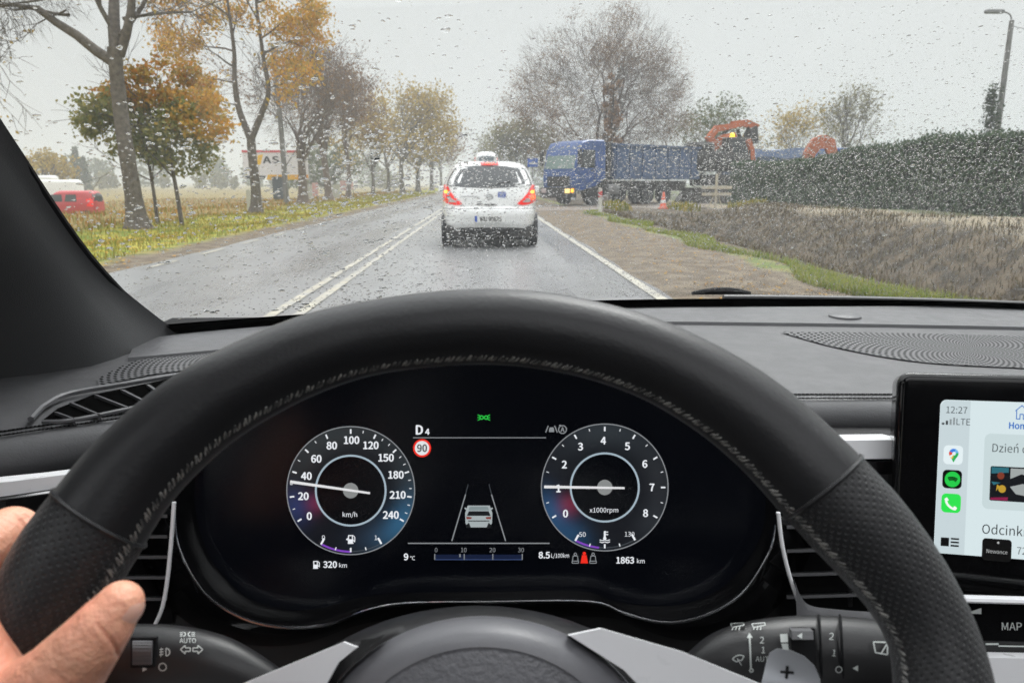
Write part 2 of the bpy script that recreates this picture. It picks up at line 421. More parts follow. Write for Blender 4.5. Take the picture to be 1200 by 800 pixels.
# forward panel under the glass, a raised sheet with a crisp edge
def strip_on_dash(top, bot, lift, n=40, m=5):
    A, B = catmull([(x, y, 0) for x, y in top], 8), catmull([(x, y, 0) for x, y in bot], 8)
    def at(P, s):
        k = s * (len(P) - 1); i = min(int(k), len(P) - 2); return P[i].lerp(P[i + 1], k - i)
    rr = []
    for j in range(m + 1):
        row = []
        for i in range(n + 1):
            a, b = at(A, i / n), at(B, i / n); c = a.lerp(b, j / m); row.append(on_dash(c.x, c.y, lift))
        rr.append(row)
    return rr
g = MB()
rr = strip_on_dash([(160, 397), (300, 383), (480, 372), (700, 363), (900, 359.5), (1200, 358.5), (1500, 361)], [(150, 419), (320, 404), (480, 392), (715, 378), (900, 378), (1200, 383), (1500, 392)], .0035)
rr.append([v + Vector((0, -.0015, -.0035)) for v in rr[-1]])
g.grid(rr, flip=True)
obj('defroster_panel', g, M['dash'], dash, world=True, angle=50)
g = MB(); c = on_dash(990, 371, .004); g.lathe([(.019, -.001), (.018, .0015), (.013, .0030), (.001, .0034)], c, 24)
obj('light_sensor', g, M['dash'], dash, world=True)
g = MB()
g.grid(strip_on_dash([(915, 389), (1000, 389), (1100, 391), (1200, 394), (1330, 400)], [(918, 390), (985, 408), (1080, 424), (1200, 431), (1330, 436)], .0012, 40, 8), flip=True)
cc = on_dash(1135, 409, .0012)
obj('speaker_grille', g, grille_mat('right_grille', cc, 900, 60), dash, world=True)
g = MB()
g.grid(strip_on_dash([(113, 444), (158, 423), (220, 415), (340, 404)], [(116, 452), (170, 440), (222, 433), (330, 420)], .0012, 40, 8), flip=True)
obj('speaker_grille', g, grille_mat('left_grille', on_dash(300, 408, .0012), 1100, 60), dash, world=True)
# stitching, two rows
for a, b in ((-20, 200), (880, 1120)):
    for dy in (0.0, 4.6):
        g = MB()
        x = a
        while x < b:
            k = 5.0
            y = (510 - (x * .145)) if x < 400 else 466.5
            g.tube([on_dash(x, y - dy, .0006), on_dash(x + k * .36, y - dy - (.2 if x < 400 else 0), .0012), on_dash(x + k * .72, y - dy - (.4 if x < 400 else 0), .0005)], .0007, 5); x += k
        obj('stitching', g, M['matt'], dash, world=True)
# slotted side demister vent
g = MB(); slot = [(50, 492), (68, 478), (110, 462), (215, 440), (262, 432), (250, 446), (185, 468), (120, 483), (75, 491)]
g.poly([on_dash(x, y, .0032) for x, y in slot]); obj('demister_slot_shade', g, M['slot_shade'], dash, world=True, smooth=False)  # flat black sheet on the pad stands for the shade inside the slot
g = MB()
for a, b in (((63, 482), (82, 489)), ((81, 471), (112, 484)), ((110, 462), (146, 476)), ((141, 456), (169, 470)), ((171, 450), (190, 463)), ((200, 443), (214, 455)), ((226, 438), (236, 448))):
    p, q = on_dash(*a, .0058), on_dash(*b, .0058); d = Vector((.002, .0, -.012))
    g.prism([p, q, q + Vector((.0035, -.001, 0)), p + Vector((.0035, -.001, 0))], d)
obj('demister_slats', g, M['dash'], dash, world=True, smooth=False)
g = MB(); g.tube(catmull([on_dash(x, y, .0045) for x, y in ((36, 491), (44, 482), (54, 474), (82, 461), (150, 449), (222, 437), (270, 430))], 5), .0022, 6)
g.tube(catmull([on_dash(x, y, .004) for x, y in ((50, 494), (78, 493), (122, 485), (186, 470), (252, 448))], 5), .0016, 6)
obj('demister_frame', g, M['dash'], dash, world=True)
# front fascia, below the soft edge
g = MB()
fa = [[Q(x, y, d) for x in range(-300, 1700, 80)] for y, d in ((478, .64), (520, .54), (560, .53), (700, .52), (950, .50))]
g.grid(fa, flip=True); obj('fascia', g, M['black'], dash, world=True)
g = MB()
g.prism([Q(x, y, .455) for x, y in ((-60, 592), (-60, 571), (20, 563), (98, 553), (96, 570), (20, 581))], FW * .03); obj('silver_band', g, M['satin'], dash, world=True, smooth=False)
g = MB(); g.tube([Q(x, y, .452) for x, y in ((-60, 593), (20, 582), (100, 570))], .0016, 8); obj('chrome_line', g, M['chrome'], dash, world=True)
g = MB(); g.prism([Q(x, y, .50) for x, y in ((975, 538), (975, 516), (1060, 515), (1060, 537))], FW * .03); obj('silver_band', g, M['satin'], dash, world=True, smooth=False)
g = MB(); g.prism([Q(x, y, .495) for x, y in ((975, 556), (975, 541), (1070, 540), (1070, 555))], FW * .03); obj('gloss_strip', g, M['gloss'], dash, world=True, smooth=False)
# air vents beside the instruments
def vent(name, slats, x0, x1, line, rake):
    v = thing(name, 'left air vent with thin slats and a silver edge line' if x0 < 500 else 'right air vent with thin slats behind the wheel rim', 'air vent', Q((x0 + x1) / 2, 660, .47))
    h = MB()
    for y in slats:
        a, b, c, d = Q(x0, y + rake, .462), Q(x1, y - rake * .2, .462), Q(x1, y - rake * .2 - 2, .50), Q(x0, y + rake - 2, .50)
        h.prism([a, b, c, d], UP * -.0018)
    obj('slats', h, M['dash'], v, world=True, smooth=False)
    h = MB(); h.tube([Q((x0 + x1) / 2, slats[0] - 16, .475), Q((x0 + x1) / 2, slats[-1] + 16, .475)], .0015, 6); obj('vertical_vane', h, M['black'], v, world=True)
    h = MB(); h.tube(catmull([Q(x, y, .456) for x, y in line], 6), .0012, 8, flat=1.5); obj('edge_line', h, M['satin'], v, world=True)
    h = MB(); h.poly([Q(x0 - 8, slats[0] - 30, .515), Q(x1 + 6, slats[0] - 30, .515), Q(x1 + 6, slats[-1] + 30, .515), Q(x0 - 8, slats[-1] + 30, .515)]); obj('duct', h, M['matt'], v, world=True, smooth=False)
vent('air_vent', (603, 627, 651, 675, 700), 15, 196, ((204, 588), (201, 630), (196, 680), (190, 712), (180, 735)), 0)
vent('air_vent', (612, 640, 668, 694), 922, 1070, ((912, 600), (917, 640), (927, 680), (942, 722)), 4)
g = MB(); top_ = catmull([Q(x, y, .4545) for x, y in ((930, 676), (938, 697), (950, 709), (985, 714), (1030, 717), (1110, 722))], 6)
g.grid([top_, [p + FW * -.003 + UP * -.004 for p in top_], [p + UP * -.03 + FW * -.006 for p in top_]], flip=True)
obj('vent_surround', g, M['dash'], dash, world=True, angle=70)
# centre stack
g = MB(); g.prism([Q(x, y, .468) for x, y in ((1080, 706), (1500, 712), (1500, 772), (1110, 764))], FW * .03); obj('button_panel', g, M['gloss'], dash, world=True, smooth=False)
g = MB(); g.tube([Q(1085, 700, .464), Q(1200, 703, .464), Q(1500, 712, .464)], .0022, 8, flat=1.4); obj('chrome_line', g, M['satin'], dash, world=True)
g = MB(); g.prism([Q(x, y, .455) for x, y in ((1100, 769), (1500, 777), (1500, 850), (1090, 850))], FW * .03 + UP * -.004); obj('silver_shelf', g, M['satin'], dash, world=True, smooth=False)
g = MB(); put_text(g, 'MAP', lambda u, v: Q(1174 + u, 733.5 - v, .4675), 9, .012, 'l')
g.poly([Q(1131, 718, .4675), Q(1150, 712, .4675), Q(1150, 719, .4675)])
g.prism([Q(1155, 753, .4675), Q(1170, 753, .4675), Q(1170, 755, .4675), Q(1155, 755, .4675)], FW * -.0002)
g.prism([Q(1170, 755.5, .4675), Q(1230, 756.5, .4675), Q(1230, 758, .4675), Q(1170, 757, .4675)], FW * -.0002)
obj('button_print', g, M['print'], dash, world=True, smooth=False)

# ------------------------------------------------------------------ instrument cluster
DI = .49
PR = lambda x, y, l=0.0: Q(x, y, DI - l)
A_low = [(228, 590), (240, 640), (263, 675), (295, 702), (340, 714), (380, 711), (425, 699), (480, 694), (570, 693), (680, 692), (722, 704), (770, 710), (810, 705), (850, 685), (880, 650), (895, 615)]
A_up = [(897, 575), (893, 535), (878, 495), (840, 460), (770, 438), (680, 428), (570, 424), (470, 428), (380, 436), (302, 458), (256, 492), (233, 540)]
B_low = [(205, 600), (211, 645), (240, 695), (285, 724), (335, 735), (385, 731), (430, 715), (475, 707), (570, 705.5), (690, 705), (730, 718), (775, 729), (820, 723), (868, 697), (900, 650), (909, 615)]
B_up = [(913, 572), (911, 530), (898, 485), (855, 444), (776, 420), (682, 409), (570, 405), (470, 409), (374, 418), (288, 440), (236, 478), (210, 538)]
def closed(pts, n=5):
    P = catmull([Vector((*pts[-1], 0))] + [Vector((*p, 0)) for p in pts] + [Vector((*pts[0], 0)), Vector((*pts[1], 0))], n)
    return P[n:-n - 1]
PA, PB = closed(A_low + A_up), closed(B_low + B_up)
cl = thing('instrument_cluster', 'digital instrument cluster with two round dials behind the wheel', 'instrument cluster', PR(570, 560))
g = MB(); g.poly([PR(p.x, p.y) for p in PA]); obj('display_panel', g, mat('display_black', (.002, .0024, .004), .22, spec=.25, emit=((.30, .42, .8), .0010)), cl, world=True, smooth=False)
g = MB(); rows = []
for k, d in ((0, DI - .0005), (.25, DI - .006), (.6, DI - .010), (.85, DI - .018), (1.0, DI - .022)):
    rows.append([Q(a.x + (b.x - a.x) * k, a.y + (b.y - a.y) * k, d) for a, b in zip(PA, PB)])
g.grid(rows, closed_u=True); obj('bezel', g, M['gloss'], cl, world=True, angle=60)
low = [Q(p.x, p.y, DI - .0225) for p in PB[:len(B_low) * 5 - 4]]
g = MB(); g.tube(low, [.0003 + .0007 * min(1, .35 + abs(math.sin(i / len(low) * 3.14))) for i in range(len(low))], 6); obj('chrome_line', g, M['chrome'], cl, world=True)
c0 = Vector((560, 570, 0)); rows = []
for k, d in ((1.0, DI - .022), (1.03, DI - .021), (1.09, DI - .004), (1.13, DI + .02)):
    rows.append([Q(c0.x + (p.x - c0.x) * k, c0.y + (p.y - c0.y) * k, d) if p.y > 560 else Q(c0.x + (p.x - c0.x) * (1 + (k - 1) * .3), c0.y + (p.y - c0.y) * (1 + (k - 1) * .12), d) for p in PB])
g = MB(); g.grid(rows, closed_u=True); obj('surround', g, M['gloss'], cl, world=True, angle=60)
# hood over the instruments
up = [p for p in PB if p.y < 575]
rows = []
for d in (.0, .012, .05, .10, .15):
    rows.append([Q(p.x, p.y, DI - .022) + Vector((0, d, .004 * (1 if d > 0 else 0) - d * .12)) for p in up])
g = MB(); g.grid(rows); obj('hood', g, M['pad'], cl, world=True, angle=60)

E_w = screen_mat('display_white', (.92, .95, 1.0), .85); E_g = screen_mat('display_grey', (.8, .85, .9), .28); E_d = screen_mat('display_dim', (.6, .7, .8), .10)
E_pu = screen_mat('display_purple', (.36, .10, .85), .55); E_rd = screen_mat('display_red', (1, .03, .015), .8); E_gn = screen_mat('display_green', (.03, .75, .08), .7)
E_bl = screen_mat('display_blue', (.03, .06, .20), .18); E_pk = screen_mat('display_needle', (.95, .95, .97), .75)
def ring(mb, cx, cy, r0, r1, l, a0=0, a1=360, n=96):
    for i in range(n):
        a, b = math.radians(a0 + (a1 - a0) * i / n), math.radians(a0 + (a1 - a0) * (i + 1) / n)
        mb.poly([PR(cx + r0 * math.cos(a), cy - r0 * math.sin(a), l), PR(cx + r1 * math.cos(a), cy - r1 * math.sin(a), l), PR(cx + r1 * math.cos(b), cy - r1 * math.sin(b), l), PR(cx + r0 * math.cos(b), cy - r0 * math.sin(b), l)])
def seg(mb, x0, y0, x1, y1, w, l):
    d = Vector((x1 - x0, y1 - y0, 0)); n_ = Vector((-d.y, d.x, 0)).normalized() * (w / 2)
    mb.poly([PR(x0 + n_.x, y0 + n_.y, l), PR(x0 - n_.x, y0 - n_.y, l), PR(x1 - n_.x, y1 - n_.y, l), PR(x1 + n_.x, y1 + n_.y, l)])
def face_mat(name):
    m = screen_mat(name, (0, 0, 0), 1.0); n, l = m.node_tree.nodes, m.node_tree.links
    a = n.new('ShaderNodeVertexColor'); a.layer_name = 'Col'; l.new(a.outputs[0], n['Principled BSDF'].inputs['Emission Color']); return m
FACE = face_mat('dial_face')
def dial(name, label, cx, cy, R, ri, lights, numerals, majors, minors, needle, unit, gauge):
    t = thing(name, label, 'dial', PR(cx, cy, .0004))
    g = MB(); na, nrr = 120, 10; col = []
    for j in range(nrr + 1):
        r = ri + (R - ri) * j / nrr
        for i in range(na):
            a = 2 * math.pi * i / na; g.v.append(tuple(PR(cx + r * math.cos(a), cy - r * math.sin(a), .0004)))
            c = np.array([.004, .005, .008])
            for ang, wid, rad, rw, rgb in lights:
                da = (math.degrees(a) - ang + 180) % 360 - 180
                c = c + np.array(rgb) * math.exp(-(da / wid) ** 2 - (((j / nrr) - rad) / rw) ** 2)
            col.append((*c, 1))
    for j in range(nrr):
        for i in range(na): g.f.append((j * na + i, j * na + (i + 1) % na, (j + 1) * na + (i + 1) % na, (j + 1) * na + i))
    o = obj('face', g, FACE, t, world=True, smooth=False)
    ca = o.data.color_attributes.new('Col', 'FLOAT_COLOR', 'POINT'); ca.data.foreach_set('color', np.array(col, dtype=np.float32).ravel())
    g = MB(); ring(g, cx, cy, R - .7, R + .5, .0008); obj('outer_ring', g, E_g, t, world=True, smooth=False)
    g = MB(); ring(g, cx, cy, ri - 1.2, ri + 1.0, .0008); obj('inner_ring', g, screen_mat(name + '_ring', (.62, .78, .9), .55), t, world=True, smooth=False)
    g = MB()
    for s, x, y in numerals: put_text(g, s, lambda u, v: PR(x + u, y - v, .0009), 8.4, .018, sx=1.0)
    put_text(g, unit, lambda u, v: PR(cx - 1 + u, cy + (28 if 'rpm' not in unit else 26.5) - v, .0009), 5.4, .004, sx=1.0)
    obj('numerals', g, E_w, t, world=True, smooth=False)
    g = MB()
    for a, r0, r1, w in [(a, R - 8.5, R - 3.2, 1.8) for a in majors] + [(a, R - 6.5, R - 3.5, .9) for a in minors]:
        a = math.radians(a); seg(g, cx + r0 * math.cos(a), cy - r0 * math.sin(a), cx + r1 * math.cos(a), cy - r1 * math.sin(a), w, .0009)
    obj('tick_marks', g, E_w, t, world=True, smooth=False)
    g = MB(); x0, y0, x1, y1 = needle
    d = Vector((x1 - x0, y1 - y0, 0)); n_ = Vector((-d.y, d.x, 0)).normalized()
    P = [(x0, y0, 1.6), (x1, y1, 1.1)]
    top = [Q(x + n_.x * w * sg, y + n_.y * w * sg, DI - .0016) for (x, y, w), sg in ((P[0], 1), (P[0], -1), (P[1], -1), (P[1], 1))]
    g.prism(top, FW * .0004); obj('needle', g, E_pk, t, world=True, smooth=False)
    g = MB(); ring(g, cx, cy, 0.2, 9.0, .0012, n=40); obj('hub', g, screen_mat(name + '_hub', (.45, .47, .47), .5), t, world=True, smooth=False)
    # small bottom gauge
    lo, hi, frac, a, b, icon = gauge
    g = MB(); ring(g, cx, cy, R - 4.6, R - 2.4, .0009, 241, 241 + 59 * frac, 30); obj('gauge_bar', g, E_pu, t, world=True, smooth=False)
    g = MB(); ring(g, cx, cy, R - 4.2, R - 3.2, .00085, 241, 300, 40); obj('gauge_track', g, E_d, t, world=True, smooth=False)
    g = MB()
    for ang, r0, w in ((241, 11, 2.2), (255.5, 6.5, 1.2), (270, 8, 1.8), (284.5, 6.5, 1.2), (300, 11, 2.2)):
        aa = math.radians(ang); seg(g, cx + (R - r0) * math.cos(aa), cy - (R - r0) * math.sin(aa), cx + (R - 3) * math.cos(aa), cy - (R - 3) * math.sin(aa), w, .001)
    put_text(g, lo, lambda u, v: PR(a[0] + u, a[1] - v, .001), 5.4, .004); put_text(g, hi, lambda u, v: PR(b[0] + u, b[1] - v, .001), 5.4, .004)
    icon(g, cx, cy + 57); obj('gauge_marks', g, E_w, t, world=True, smooth=False)
    return t
def pump(g, x, y, s=1.0, arrow=True, l=.001):
    if arrow: g.poly([PR(x - 6 * s, y, l), PR(x - 3.6 * s, y - 1.8 * s, l), PR(x - 3.6 * s, y + 1.8 * s, l)])
    seg(g, x - 3 * s, y - 4.6 * s, x + 3 * s, y - 4.6 * s, 1.2 * s, l); seg(g, x - 2.7 * s, y - 4.5 * s, x - 2.7 * s, y + 5 * s, 1.3 * s, l); seg(g, x + 2.2 * s, y - 4.5 * s, x + 2.2 * s, y + 5 * s, 1.3 * s, l)
    seg(g, x - 2.5 * s, y + 2.2 * s, x + 2.2 * s, y + 2.2 * s, 4.5 * s, l); seg(g, x - 3.6 * s, y + 5 * s, x + 3.4 * s, y + 5 * s, 1.1 * s, l)
    seg(g, x + 2.4 * s, y, x + 4.6 * s, y + 3 * s, .9 * s, l); seg(g, x + 5 * s, y + 3.4 * s, x + 5 * s, y - 2.6 * s, 1.0 * s, l); seg(g, x + 5.2 * s, y - 2.4 * s, x + 3.4 * s, y - 4.4 * s, .9 * s, l)
def thermo(g, x, y):
    l = .001
    seg(g, x, y - 6, x, y + 2, 2.2, l); ring(g, x, y + 2.6, .1, 1.9, l, n=16)
    for k in (0, 3.0): seg(g, x + 1, y - 4.8 + k, x + 4.0, y - 4.8 + k, 1.0, l)
    for yy in (4.6, 7.0):
        for q in range(4): seg(g, x - 6 + q * 3, y + yy + (.6 if q % 2 else -.4), x - 3 + q * 3, y + yy + (-.4 if q % 2 else .6), 1.0, l)
maj = [210 - 24 * k for k in range(11)]
mnr = [222 - 24 * k for k in range(1, 5)] + [78] + [66 - 8 * k for k in (1, 2, 4, 5, 7, 8, 10, 11)]
dial('speedometer', 'round speedometer dial with needle below 40 and km/h figures', 411, 574.5, 75, 41,
     [(8, 40, .9, .5, (.015, .02, .022)), (110, 60, .8, .6, (.022, .026, .026)), (-32, 26, .85, .45, (.012, .075, .15)), (196, 17, .75, .45, (.012, .022, .085)), (200, 14, .05, .35, (.11, .010, .035)), (-60, 30, .5, .5, (.01, .02, .035))],
     [('0', 362.4, 604.3), ('20', 355.5, 581), ('40', 359, 557.4), ('60', 370.7, 537.3), ('80', 388.8, 521.8), ('100', 412, 515.4), ('120', 434.6, 521.5), ('150', 452.4, 536), ('180', 464, 556), ('210', 466, 579.5), ('240', 458, 603)],
     maj, mnr, (340, 564.2, 433.5, 577.6), 'km/h', ('0', '1', .5, (379, 629.6), (440.5, 629.6), lambda g, x, y: pump(g, x, y, .95)))
dial('rev_counter', 'round rev counter dial with needle on 1 and small temperature gauge', 708.7, 570.8, 74.3, 40,
     [(90, 50, .8, .6, (.02, .025, .028)), (10, 30, .7, .5, (.012, .013, .014)), (203, 20, .85, .45, (.012, .055, .13)), (206, 15, .15, .4, (.13, .010, .025)), (235, 20, .8, .5, (.008, .04, .09)), (-35, 25, .8, .5, (.012, .014, .016))],
     [('0', 662.7, 601.4), ('1', 654.5, 572), ('2', 661.3, 544), ('3', 680.2, 523), ('4', 707, 516), ('5', 735.2, 522.5), ('6', 755.7, 543.3), ('7', 764, 570.8), ('8', 756.5, 600.8)],
     [210 - 30 * k for k in range(9)], [195 - 30 * k for k in range(8)], (637.8, 570.2, 732, 571.6), 'x1000rpm', ('50', '130', .40, (682.5, 625.8), (737.8, 625.5), thermo))

def screen_group(name, label, cat, at, items):
    t = thing(name, label, cat, PR(*at, .0008))
    for nm, m, fn in items:
        g = MB(); fn(g); obj(nm, g, m, t, world=True, smooth=False)
    return t
def T(g, s, x, y, h, bold=0.008, align='c', l=.0009, sx=1.0): put_text(g, s, lambda u, v: PR(x + u, y - v, l), h, bold, align, sx)
def fade_line(g, x0, x1, y, w): seg(g, x0, y, x1, y, w, .0008)
def gear(g): T(g, 'D', 491.5, 503.4, 10.5, .018); T(g, '4', 500.8, 505.6, 6.8, .018)
def sg90(g): T(g, '90', 494.6, 524.8, 8.2, 0)
def mid_car(g):
    # rear view of a small car drawn as layered shapes
    def P(pts, l=.001): g.poly([PR(x, y, l) for x, y in pts])
    P([(548, 592), (574, 592), (577, 601), (576.5, 613), (573, 617.5), (549, 617.5), (545.5, 613), (545, 601)])
    P([(544.2, 594.5), (546.4, 594.5), (547, 596.5), (545.2, 596.8)]); P([(575.6, 594.5), (577.8, 594.5), (576.8, 596.8), (575, 596.5)])
def car_glass(g):
    def P(pts, l=.0012): g.poly([PR(x, y, l) for x, y in pts])
    P([(549.5, 598.6), (572.5, 598.6), (575, 604), (547, 604)]); P([(548.5, 609.5), (573.5, 609.5), (573.2, 610.6), (548.8, 610.6)]); P([(546, 615), (549.5, 612), (552, 618.2), (546.4, 618.2)]); P([(576, 615), (572.5, 612), (570, 618.2), (575.6, 618.2)])
def car_roof(g): g.poly([PR(x, y, .0012) for x, y in ((550.5, 593.2), (571.5, 593.2), (573, 597.6), (549, 597.6))])
def car_lights(g):
    for sx in (-1, 1): g.poly([PR(561 + sx * a, b, .0013) for a, b in ((14.6, 605), (8.2, 605.6), (8.6, 607.6), (14.2, 608))])
def lanes(g): seg(g, 545.6, 579, 529.5, 633.5, 1.3, .0009); seg(g, 576.0, 579, 592.5, 633.5, 1.3, .0009)
def lanes_far(g): seg(g, 548.6, 567, 545.6, 579, .7, .0009); seg(g, 573, 567, 576.0, 579, .7, .0009)
screen_group('driving_view_graphic', 'lit car graphic between two lane lines in the cluster centre', 'display graphic', (561, 600), [
    ('car_silhouette', screen_mat('graphic_car', (.62, .70, .72), .55), mid_car), ('car_windows', E_d if False else screen_mat('graphic_dark', (.05, .06, .07), .15), car_glass),
    ('car_roof', screen_mat('graphic_roof', (.45, .56, .58), .45), car_roof), ('car_tail_lights', screen_mat('graphic_tail', (.5, .10, .08), .4), car_lights), ('lane_lines', E_g, lanes), ('far_lane_lines', E_d, lanes_far),
    ('upper_divider', E_g, lambda g: fade_line(g, 484, 640, 512.6, 1.0)), ('lower_divider', E_g, lambda g: fade_line(g, 478, 644, 636.2, 1.3))])
screen_group('gear_readout', 'white D4 gear readout above the speed limit sign graphic', 'readout', (495, 503), [('characters', E_w, gear)])
screen_group('speed_limit_graphic', 'small lit 90 speed limit roundel beside the left dial', 'display graphic', (495, 525), [
    ('red_ring', E_rd, lambda g: ring(g, 494.6, 524.8, 8.4, 10.6, .0010, n=48)), ('white_disc', screen_mat('roundel_white', (.9, .93, .95), .8), lambda g: ring(g, 494.6, 524.8, .05, 8.4, .0008, n=48)), ('figures', screen_mat('roundel_black', (.02, .02, .02), .05), lambda g: put_text(g, '90', lambda u, v: PR(494.6 + u, 524.8 - v, .0012), 8.4, .015, sx=.95))])
def lights_icon(g):
    for sx in (-1, 1):
        ring(g, 567 + sx * 2.6, 489, 1.4, 2.6, .001, 0, 360, 16)
        for k in (-3, 0, 3): seg(g, 567 + sx * 3.8, 489 + k * .5, 567 + sx * 7.3, 489 + k * 1.1, 1.0, .001)
screen_group('green_light_symbol', 'green position lights symbol at the top of the cluster', 'warning symbol', (567, 489), [('symbol', E_gn, lights_icon)])
def lane_icon(g):
    seg(g, 642.5, 498.5, 639.5, 506.5, 1.2, .001); seg(g, 650, 498.5, 653, 506.5, 1.2, .001)
    g.poly([PR(x, y, .001) for x, y in ((643.4, 503), (644.4, 500.4), (648.4, 500.4), (649.4, 503), (649.4, 506), (643.4, 506))])
    ring(g, 659.2, 503, 4.0, 5.2, .001, n=32); T(g, 'A', 659.2, 503, 5.2, .02); seg(g, 655, 498.6, 657, 497.4, 1, .001)
screen_group('assist_symbols', 'white lane keeping and stop start symbols beside the rev counter', 'warning symbol', (650, 503), [('symbols', E_g, lane_icon)])
def rng_txt(g): pump(g, 370, 661.2, .85, False); T(g, '320', 379, 661, 7.2, .016, 'l'); T(g, 'km', 397.5, 662, 5.0, 0, 'l')
screen_group('range_readout', 'white 320 km range readout below the left dial', 'readout', (385, 661), [('characters', E_w, rng_txt)])
screen_group('temperature_readout', 'white 9 degree readout below the left end of the scale line', 'readout', (479, 652), [('characters', E_w, lambda g: (T(g, '9', 473.5, 652, 7.4, .016, 'l'), T(g, '°C', 480.5, 653.5, 4.6, 0, 'l')))])
def econ(g):
    for s, x in (('0', 511), ('10', 543.5), ('20', 577), ('30', 610.5)): T(g, s, x, 644, 5.0, 0)
    for x in (509.5, 544, 577.5, 612): seg(g, x, 648.5, x, 655.5, 1.1, .001)
    seg(g, 539, 648.8, 539, 652.4, 1.6, .001)
screen_group('consumption_scale', 'thin blue scale from 0 to 30 under the car graphic', 'readout', (561, 650), [('figures', E_g, econ), ('bar', E_bl, lambda g: seg(g, 509.5, 652.2, 612, 652.2, 5.5, .0008)), ('bar_edge', screen_mat('scale_edge', (.12, .2, .5), .3), lambda g: seg(g, 509.5, 655.3, 612, 655.3, .9, .0009))])
screen_group('consumption_readout', 'white 8.5 L/100km readout left of the seat symbols', 'readout', (650, 650), [('characters', E_w, lambda g: (T(g, '8.5', 631.5, 650, 7.2, .016, 'l'), T(g, 'L/100km', 646, 650.6, 4.8, 0, 'l', sx=.82)))])
def seat(g, x):
    l = .001
    ring(g, x, 648.6, .1, 1.5, l, n=14)
    g.poly([PR(x + a, b, l) for a, b in ((-2.2, 650.3), (2.2, 650.3), (3.0, 656), (-3.0, 656))]); seg(g, x - 3.6, 658, x + 3.6, 658, 2.2, l)
def seat_o(g):
    for x in (674.2, 695):
        l = .001
        ring(g, x, 649, 1.0, 1.9, l, n=14)
        for a in (((-2.6, 651), (-3.3, 657)), ((2.6, 651), (3.3, 657)), ((-2.6, 651), (2.6, 651)), ((-4, 657), (4, 657)), ((-4, 659.4), (4, 659.4)), ((-3.8, 657), (-3.8, 659.4)), ((3.8, 657), (3.8, 659.4))):
            seg(g, x + a[0][0], a[0][1], x + a[1][0], a[1][1], .9, l)
def seat_r(g):
    x = 684.7; ring(g, x, 648, .1, 1.9, .001, n=14); g.poly([PR(x + a, b, .001) for a, b in ((-2.6, 650), (2.6, 650), (4.4, 659.6), (-4.4, 659.6))])
screen_group('seat_belt_symbols', 'one red and two grey rear seat belt symbols', 'warning symbol', (685, 653), [('grey_symbols', E_g, seat_o), ('red_symbol', E_rd, seat_r)])
screen_group('odometer_readout', 'white 1863 km readout below the rev counter', 'readout', (740, 656), [('characters', E_w, lambda g: (T(g, '1863', 722.5, 656, 7.2, .016, 'l'), T(g, 'km', 746.5, 657, 5.0, 0, 'l')))])

# ------------------------------------------------------------------ touchscreen
tp = Q(1101.7, 467.5, .475); tu = (Q(1300, 474.2, .462) - tp).normalized(); tv_ = (Q(1093.5, 646, .483) - tp); tv_ -= tu * tv_.dot(tu) * .0
tn = tu.cross(tv_).normalized()
if tn.dot(FW) > 0: tn = -tn                 # towards the driver
def TS(px, py, l=0.0):
    r = FW + RT * ((px - 600) / F) + UP * ((400 - py) / F); k = (tp - EYE).dot(tn) / r.dot(tn)
    return EYE + r * k + tn * l
def rrect(x0, y0, x1, y1, r, n=5, sk=0.0):
    out = []
    for cx, cy, a in ((x1 - r, y0 + r, -90), (x1 - r, y1 - r, 0), (x0 + r, y1 - r, 90), (x0 + r, y0 + r, 180)):
        for k in range(n + 1):
            t = math.radians(a + 90 * k / n); out.append((cx + r * math.cos(t), cy + r * math.sin(t)))
    return out
XR = 1560
def skew(pts, l, y0=467.5):
    """screen layout pixels -> the tilted display surface"""
    return [TS(x - (y - y0) * .046 * max(0, 1 - (x - 1100) / 700), y + (x - 1100) * .032 * (1 + (y - 467) / 178 * 1.4) , l) for x, y in pts]
ts = thing('touchscreen', 'black framed touchscreen with pale app menu at right edge', 'touchscreen', TS(1300, 560))
out = rrect(1056, 440, XR + 40, 672, 14)
rows = [skew(rrect(1066, 446, XR + 30, 680, 14), -.030), skew(rrect(1056, 440, XR + 44, 690, 15), -.008), skew(rrect(1052, 437.5, XR + 45, 692, 15), -.003), skew(rrect(1053, 439, XR + 44, 690, 14), -.0005), skew(rrect(1058, 444, XR + 39, 686, 12), .001)]
g = MB(); g.grid(rows, closed_u=True); n0 = len(g.v) - len(rows[-1]); g.f.append(tuple(range(n0, len(g.v))))
obj('frame', g, M['gloss'], ts, world=True, angle=60, recalc=True)
SW = .60
def UI(name, col, s, shapes, l, parent=ts):
    g = MB()
    for p in shapes: g.poly(skew(p, l))
    return obj(name, g, screen_mat('ui_' + name, col, s), parent, world=True, smooth=False)
UI('screen', (.80, .93, .96), .80, [rrect(1101, 467.5, XR, 646, 7)], .0016)
UI('side_bar', (.73, .85, .89), .74, [[(1101.5, 474), (1106, 468.2), (1136, 468.2), (1136, 645.5), (1106, 645.5), (1101.5, 640)]], .0019)
UI('card', (.70, .83, .85), .78, [rrect(1154, 504.5, XR - 30, 591, 7)], .0019)
def ui_text(name, items, col, s=.3):
    g = MB()
    for st, x, y, h, b, al in items: put_text(g, st, lambda u, v: skew([(x + u, y - v)], .0024)[0], h, b, al)
    return obj(name, g, screen_mat('ui_' + name, col, s), ts, world=True, smooth=False)
ui_text('clock_text', [('12:27', 1107.5, 478.8, 7.6, .006, 'l'), ('LTE', 1120, 492.2, 7.4, 0, 'l')], (.10, .12, .13), .5)
ui_text('greeting_text', [('Dzień dobry', 1163, 520.5, 9.2, 0, 'l')], (.12, .14, .15), .5)
ui_text('home_text', [('Home', 1181.5, 494.2, 7.2, .018, 'l')], (.05, .22, .72), .7)
